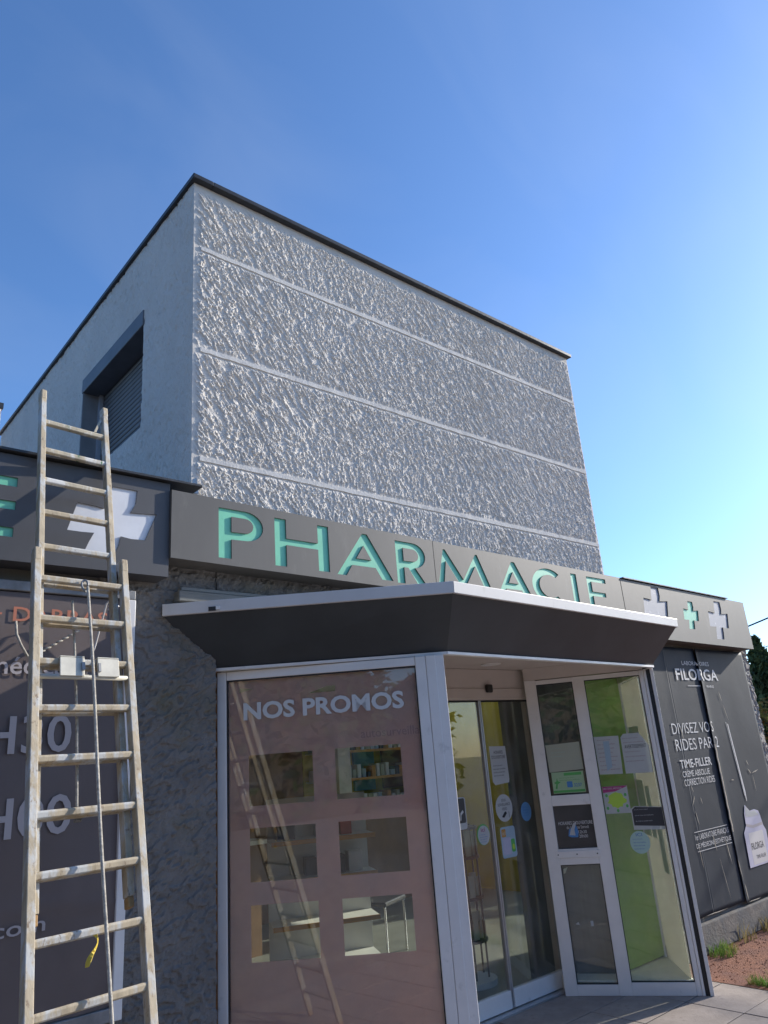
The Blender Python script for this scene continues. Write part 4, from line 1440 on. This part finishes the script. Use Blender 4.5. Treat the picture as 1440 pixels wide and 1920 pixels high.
# pulley hook and hauling rope
pz = S0 + 13 * lq['sp']
MB().tube([LT(0.000 + 0.013 * math.cos(t), 0.026 + 0.004 * math.sin(2 * t), pz - 0.030 + 0.028 * math.sin(t)) for t in np.linspace(0, 2 * math.pi, 18)], 0.005, 6).build('pulley_hook', 'zinc', lad, smooth=True)
rp_ = []
for k in range(60):
    f = k / 59
    s = (pz - 0.045) * (1 - f) + 0.75 * f
    rp_.append(LT(0.006 + 0.020 * f + 0.020 * f * f + 0.003 * math.sin(f * 9), 0.040 + 0.015 * math.sin(f * 3.1), s))
MB().tube(rp_, 0.0062, 8).build('hauling_rope', 'rope', lad, smooth=True)
rp_ = []
for k in range(30):
    f = k / 29
    rp_.append(LT(-0.008 + 0.012 * math.sin(f * 2.5), -0.075, (pz - 0.04) * (1 - f) + 1.77 * f))
MB().tube(rp_, 0.0055, 8).build('rear_rope', 'rope', lad, smooth=True)
MB().box(-0.010, 0.014, -0.085, -0.066, 1.725, 1.770, LT).build('rope_clip', 'zinc', lad, bevel=0.003)
sy_ = S0 + 6 * lq['sp']
m = MB()
for k in range(12):
    f = k / 11
    a = 0.008 + 0.008 * math.sin(f * 5) - 0.02 * f * f
    i = len(m.v)
    m.v += [LT(a - 0.004 + 0.003 * math.sin(f * 8), 0.012 + 0.010 * math.sin(f * 6), sy_ - 0.012 - 0.085 * f), LT(a + 0.005, 0.016 + 0.008 * math.cos(f * 7), sy_ - 0.014 - 0.085 * f)]
    if k:
        m.f.append([i - 2, i - 1, i + 1, i])
o = m.build('strap', 'strap_yellow', lad)
md = o.modifiers.new('solid', 'SOLIDIFY')
md.thickness = 0.0015

# ------------------------------------------------------------------ shop interior things
sh = thing('shelf_unit', 'white display shelf unit with orange edges inside the shop', 'shelf', (4.1, 5.65, 0))
HF = Frame((3.62, 5.80), (4.40, 5.42))
MB().box(0.0, 0.90, -0.36, -0.33, 0.10, 1.45, HF).build('back_panel', 'shelf_white', sh)
MB().box(0.0, 0.90, -0.36, 0.0, 0.02, 0.10, HF).build('base', 'shelf_white', sh)
for z in (0.18, 0.48, 0.82, 1.12):
    s_ = MB().box(0.0, 0.90, -0.329, 0.0, z - 0.02, z, HF).build('shelf_board', 'shelf_white', sh)
    MB().box(0.0, 0.90, 0.001, 0.012, z - 0.032, z + 0.004, HF).build('price_edge', 'shelf_orange', s_)
MB().tube([HF(0.9, -0.05, 0.0), HF(0.9, -0.05, 0.16)], 0.012, 8).build('foot', 'chrome', sh)
for k, (u, z, w_, h2, mt) in enumerate(((0.06, 1.12, 0.16, 0.20, 'box_dark'), (0.30, 0.82, 0.10, 0.14, 'box_dark'), (0.42, 0.82, 0.10, 0.14, 'box_teal'), (0.55, 0.82, 0.10, 0.14, 'box_dark'), (0.68, 0.82, 0.12, 0.16, 'box_white'), (0.40, 1.12, 0.14, 0.22, 'box_dark'), (0.62, 1.12, 0.10, 0.15, 'box_red'))):
    o = MB().box(u, u + w_, -0.28, -0.12, z + 0.001, z + h2, HF).build('product_box', mt, None, bevel=0.003)
    lb_ = ['dark carton at the left end of the top shelf', 'dark carton at the left of the middle shelf', 'teal carton on the middle shelf between dark cartons', 'dark carton beside the white one on the middle shelf', 'white carton at the right end of the middle shelf', 'tall dark carton in the centre of the top shelf', 'red carton on the top shelf'][k]
    tag(o, lb_, 'carton', 'cartons on the display shelf')
ct = thing('service_counter', 'brown service counter with white top deep inside the shop', 'counter', (3.4, 7.4, 0))
MB().box(2.6, 4.3, 7.1, 7.7, 0.0, 1.0).build('counter_body', 'int_brown', ct)
MB().box(2.55, 4.35, 7.05, 7.75, 1.001, 1.04).build('counter_top', 'shelf_white', ct)
cab = thing('wall_cabinet', 'tall cabinet with pale posters against the yellow wall', 'cabinet', (6.9, 8.2, 0))
MB().box(5.9, 7.95, 8.05, 8.39, 0.0, 1.15).build('cabinet_body', 'int_brown', cab)
for k in range(4):
    MB().box(6.05 + k * 0.51, 6.41 + k * 0.51, 8.36, 8.395, 1.35, 2.05).build('panel', ['box_white', 'box_teal', 'int_brown', 'box_white'][k], cab)

ws = thing('shelf_unit', 'long stocked wall shelving against the yellow wall at the back', 'shelf', (6.9, 8.2, 0))
WF = Frame((5.76, 8.36), (7.98, 8.36))
for z in (1.17, 1.52, 1.87, 2.20):
    b_ = MB().box(0.0, 2.2, 0.001, 0.26, z - 0.02, z, WF).build('shelf_board', 'shelf_white', ws)
    MB().box(0.0, 2.2, 0.261, 0.268, z - 0.028, z + 0.004, WF).build('price_edge', 'shelf_orange', b_)
random.seed(77)
for k, mt in enumerate(('box_white', 'paper_cream', 'box_white', 'paper_pale_blue', 'box_dark', 'shelf_orange')):
    m = MB()
    for z in (1.17, 1.52, 1.87):
        for j in range(26):
            if (j * 7 + int(z * 100) * 3) % 6 == k:
                u = 0.02 + j * 0.083
                m.box(u, u + random.uniform(0.05, 0.075), 0.04, 0.22, z + 0.001, z + random.uniform(0.06, 0.17), WF)
    o = m.build('products', mt, ws)
    o['kind'] = 'stuff'


def chair(x, y, rz, label):
    c = thing('chair', label, 'chair', (x, y, 0), 'black chairs in the shop')
    c.rotation_euler = (0, 0, rz)

    def part(nm, mb, mt):
        me = bpy.data.meshes.new(nm)
        me.from_pydata(mb.v, [], mb.f)
        me.materials.append(MATS[mt])
        o = bpy.data.objects.new(nm, me)
        col.objects.link(o)
        o.parent = c
        md_ = o.modifiers.new('bevel', 'BEVEL')
        md_.width = 0.01
    part('seat', MB().box(-0.22, 0.22, -0.22, 0.22, 0.43, 0.47), 'chair_black')
    part('backrest', MB().box(-0.20, 0.20, 0.20, 0.225, 0.60, 0.88), 'chair_black')
    for sx_ in (-0.2, 0.2):
        part('leg', MB().tube([(sx_, -0.2, 0.0), (sx_, -0.2, 0.43)], 0.012, 8), 'chrome')
        part('leg', MB().tube([(sx_, 0.2, 0.0), (sx_, 0.21, 0.90)], 0.012, 8), 'chrome')


chair(4.95, 6.1, 0.4, 'black chair left of another near the display shelf')
chair(5.35, 7.1, -0.3, 'black chair farther back near the yellow partition')
st = thing('display_stand', 'dark wire display stand seen through the left door leaf', 'stand', (4.74, 4.70, 0))
m = MB()
for k in range(6):
    a = k * math.pi / 3
    m.tube([(4.74 + 0.14 * math.cos(a), 4.70 + 0.14 * math.sin(a), 0.05), (4.74 + 0.14 * math.cos(a), 4.70 + 0.14 * math.sin(a), 1.15)], 0.008, 6)
m.build('wire_frame', 'box_dark', st)
for z in (0.3, 0.6, 0.9, 1.12):
    MB().tube([(4.74, 4.70, z), (4.74, 4.70, z + 0.02)], 0.16, 16).build('tray', 'box_dark', st)
m = MB()
random.seed(5)
for z in (0.32, 0.62, 0.92):
    for k in range(7):
        a = k * 0.897
        x_, y_ = 4.74 + 0.12 * math.cos(a), 4.70 + 0.12 * math.sin(a)
        m.box(x_ - 0.03, x_ + 0.03, y_ - 0.012, y_ + 0.012, z + 0.001, z + random.uniform(0.12, 0.2))
o = m.build('cards', 'paper_cream', st)
o['kind'] = 'stuff'
MB().tube([(4.74, 4.70, 0.0), (4.74, 4.70, 0.04)], 0.2, 16).build('base', 'box_white', st)

# ------------------------------------------------------------------ plants


def tuft(name, label, x, y, r, n, hmin, hmax, mat, kind=None, sx_=1.0):
    m = MB()
    for k in range(n):
        a = random.uniform(0, 2 * math.pi)
        d = r * math.sqrt(random.random())
        bx, by = x + d * math.cos(a) * sx_, y + d * math.sin(a)
        h = random.uniform(hmin, hmax)
        lx, ly = random.gauss(0, 0.35) * h, random.gauss(0, 0.35) * h
        w = random.uniform(0.002, 0.005)
        t_ = random.uniform(0, math.pi)
        wx, wy = w * math.cos(t_), w * math.sin(t_)
        i = len(m.v)
        m.v += [(bx - wx, by - wy, -0.004), (bx + wx, by + wy, -0.004), (bx + lx * 0.35 + wx * 0.8, by + ly * 0.35 + wy * 0.8, h * 0.6), (bx + lx * 0.35 - wx * 0.8, by + ly * 0.35 - wy * 0.8, h * 0.6), (bx + lx, by + ly, h)]
        m.f += [[i, i + 1, i + 2, i + 3], [i + 3, i + 2, i + 4]]
    o = m.build(name, mat)
    if kind:
        o['kind'] = kind
        o['label'] = label
        o['category'] = 'grass'
    else:
        tag(o, label, 'weed')
    return o


tuft('weed_tuft', 'fresh green weed tuft at the foot of the poster wall beside the porch', 6.52, 3.52, 0.11, 170, 0.02, 0.10, 'grass_blade', sx_=1.6)
tuft('weed_tuft', 'taller yellowing weed tuft farther right along the poster wall', 7.55, 3.54, 0.10, 150, 0.02, 0.14, 'dry_blade', sx_=2.0)
tuft('weed_tuft', 'thin dry weed between the two fuller tufts', 7.0, 3.55, 0.06, 30, 0.04, 0.16, 'dry_blade', sx_=2.2)
m = tuft('grass_strip', 'dry short grass along the edge of the paving', 5.86, 2.70, 0.16, 10, 0.03, 0.08, 'grass_blade', 'stuff')
bpy.data.objects.remove(m)
m = MB()
for k in range(2600):
    y = random.uniform(0.9, 3.02)
    x = 5.80 + abs(random.gauss(0, 0.07)) + 0.03 * math.sin(y * 9)
    h = random.uniform(0.02, 0.075)
    lx, ly = random.gauss(0, 0.5) * h, random.gauss(0, 0.5) * h
    t_ = random.uniform(0, math.pi)
    wx, wy = 0.003 * math.cos(t_), 0.003 * math.sin(t_)
    i = len(m.v)
    m.v += [(x - wx, y - wy, -0.004), (x + wx, y + wy, -0.004), (x + lx, y + ly, h)]
    m.f.append([i, i + 1, i + 2])
o = m.build('grass_strip', 'grass_blade')
o['kind'] = 'stuff'
tag(o, 'short dry grass growing along the edge of the paving', 'grass')


m = MB()
random.seed(91)
for k in range(2500):
    x, y = random.uniform(5.8, 9.0), random.uniform(1.8, 3.6)
    r_ = random.uniform(0.003, 0.012)
    i = len(m.v)
    for q in range(5):
        a = q * 1.2566 + random.uniform(-0.3, 0.3)
        m.v.append((x + r_ * math.cos(a), y + r_ * math.sin(a), -0.004))
    m.v.append((x, y, -0.004 + r_ * 0.7))
    m.f += [[i + q, i + (q + 1) % 5, i + 5] for q in range(5)]
o = m.build('loose_stones', 'red_gravel')
o['kind'] = 'stuff'
tag(o, 'loose reddish stones strewn over the gravel', 'gravel')


def leaf_cloud(m, pts, size, flat=0.5):
    for P in pts:
        a = Vector((random.gauss(0, 1), random.gauss(0, 1), random.gauss(0, flat))).normalized()
        b = a.cross(Vector((random.gauss(0, 1), random.gauss(0, 1), random.gauss(0, 1)))).normalized()
        s = size * random.uniform(0.6, 1.3)
        i = len(m.v)
        for q in (a * s, b * s * 0.45, -a * s, -b * s * 0.45):
            m.v.append(tuple(Vector(P) + q))
        m.f.append([i, i + 1, i + 2, i + 3])


def conifer(x, y, h, r, label, seed):
    random.seed(seed)
    t = thing('conifer_tree', label, 'tree', (x, y, 0), 'conifers behind the end of the building')
    MB().tube([(x, y, 0), (x + 0.05, y, h * 0.5), (x, y, h * 0.93)], [0.12, 0.07, 0.015], 8).build('trunk', 'bark', t)
    m = MB()
    pts = []
    for k in range(5200):
        f = random.random() ** 0.8
        rr = r * (1 - f) ** 0.65 * (0.85 + 0.3 * math.sin(f * 31 + seed) * math.sin(f * 11))
        a = random.uniform(0, 2 * math.pi)
        d = rr * (random.random() ** 0.35) * (0.85 + 0.25 * math.sin(a * 5 + f * 17))
        pts.append((x + d * math.cos(a), y + d * math.sin(a), 0.25 + f * (h - 0.25)))
    leaf_cloud(m, pts, 0.075, 1.6)
    m.build('crown', 'conifer_leaf', t)


def broad(x, y, h, r, label, seed, name='leafy_tree', mat='broad_leaf', n=4500, size=0.10, cat='tree', group=None, base=0.35):
    random.seed(seed)
    t = thing(name, label, cat, (x, y, 0), group)
    m = MB()
    m.tube([(x, y, 0), (x + 0.06 * h * 0.2, y, h * 0.3), (x, y, h * 0.55)], [0.05 * h * 0.5, 0.035 * h * 0.5, 0.012 * h], 8)
    cl = []
    for k in range(16):
        a = random.uniform(0, 2 * math.pi)
        d = r * random.uniform(0.2, 0.85)
        z = h * random.uniform(base + 0.1, 0.92)
        c_ = (x + d * math.cos(a), y + d * math.sin(a), z)
        cl.append((c_, r * random.uniform(0.25, 0.5)))
        m.tube([(x, y, h * 0.35), ((x + c_[0]) / 2, (y + c_[1]) / 2, (h * 0.45 + z) / 2), c_], [0.012 * h, 0.007 * h, 0.003 * h], 6)
    m.build('trunk', 'bark', t)
    pts = []
    for k in range(n):
        c_, rr = random.choice(cl)
        v = Vector((random.gauss(0, 1), random.gauss(0, 1), random.gauss(0, 1))).normalized() * rr * random.random() ** 0.4
        pts.append((c_[0] + v.x, c_[1] + v.y, c_[2] + v.z * 0.8))
    m = MB()
    leaf_cloud(m, pts, size)
    m.build('crown', mat, t)


conifer(14.15, 5.85, 3.35, 0.85, 'dark conifer just right of the building end, lower one', 3)
conifer(14.6, 5.20, 4.0, 0.9, 'taller dark conifer at the right edge of the picture', 4)
conifer(14.7, 4.45, 3.8, 0.9, 'dark conifer at the far right beside the tall one', 5)
broad(12.05, 5.02, 2.45, 0.55, 'autumn coloured shrub in front of the dark conifers', 6, 'autumn_shrub', 'autumn_leaf', 1500, 0.05, 'shrub', None, 0.05)
random.seed(31)
for k, (x0, y0, x1, y1, lb_) in enumerate(((-19, -14, -15, 12, 'added unseen evergreen screen on the left that darkens the glass reflections'), (-18, -19, 24, -17, 'added unseen hedge behind the viewer that hides the horizon in reflections'))):
    t = thing('reflection_hedge', lb_, 'hedge', ((x0 + x1) / 2, (y0 + y1) / 2, 0))  # hedges added out of view to darken what the glass reflects
    MB().box(x0 + 0.5, x1 - 0.5, y0 + 0.5, y1 - 0.5, 0.0, (6.8, 4.0)[k]).build('stems', 'bark', t)
    pts = []
    for j in range(13000):
        u, v, w = random.random(), random.random(), random.random() ** 0.8
        if random.random() < 0.7:
            if random.random() < 0.5:
                u = round(u) + random.gauss(0, 0.02)
            else:
                v = round(v) + random.gauss(0, 0.02)
        else:
            w = 1.0
        x, y = x0 + (x1 - x0) * u, y0 + (y1 - y0) * v
        pts.append((x, y, 0.1 + w * ((7.5, 4.5)[k] + 0.5 * math.sin(x * 0.9 + y * 1.3) + 0.3 * math.sin(y * 3.1))))
    m = MB()
    leaf_cloud(m, pts, 0.30)
    m.build('foliage', 'broad_leaf', t)
gp = 'trees across the street behind the viewer'
broad(11, -13, 7.5, 3.4, 'broad tree behind the viewer facing the sliding door', 23, group=gp)
broad(16, -16, 8.0, 3.6, 'tallest broad tree at the far end of the rear hedge', 24, group=gp)

# ------------------------------------------------------------------ overhead cables
for k, (p0, p1, lb_) in enumerate((((14.6, 11.7, 2.45), (21.9, -5.5, 8.0), 'thick overhead cable leaving the right end of the building'),
                                   ((14.6, 11.7, 2.00), (21.9, -5.5, 7.2), 'upper of two thin overhead cables above the conifers'),
                                   ((14.6, 11.7, 1.95), (21.9, -5.5, 6.8), 'lower of two thin overhead cables above the conifers'))):
    pth = []
    for j in range(25):
        f = j / 24
        pth.append((p0[0] + (p1[0] - p0[0]) * f, p0[1] + (p1[1] - p0[1]) * f, p0[2] + (p1[2] - p0[2]) * f - 0.1 * 4 * f * (1 - f)))
    tag(MB().tube(pth, (0.018, 0.009, 0.009)[k], 6).build('overhead_cable', 'cable_black', None, smooth=True), lb_, 'cable', 'overhead cables')
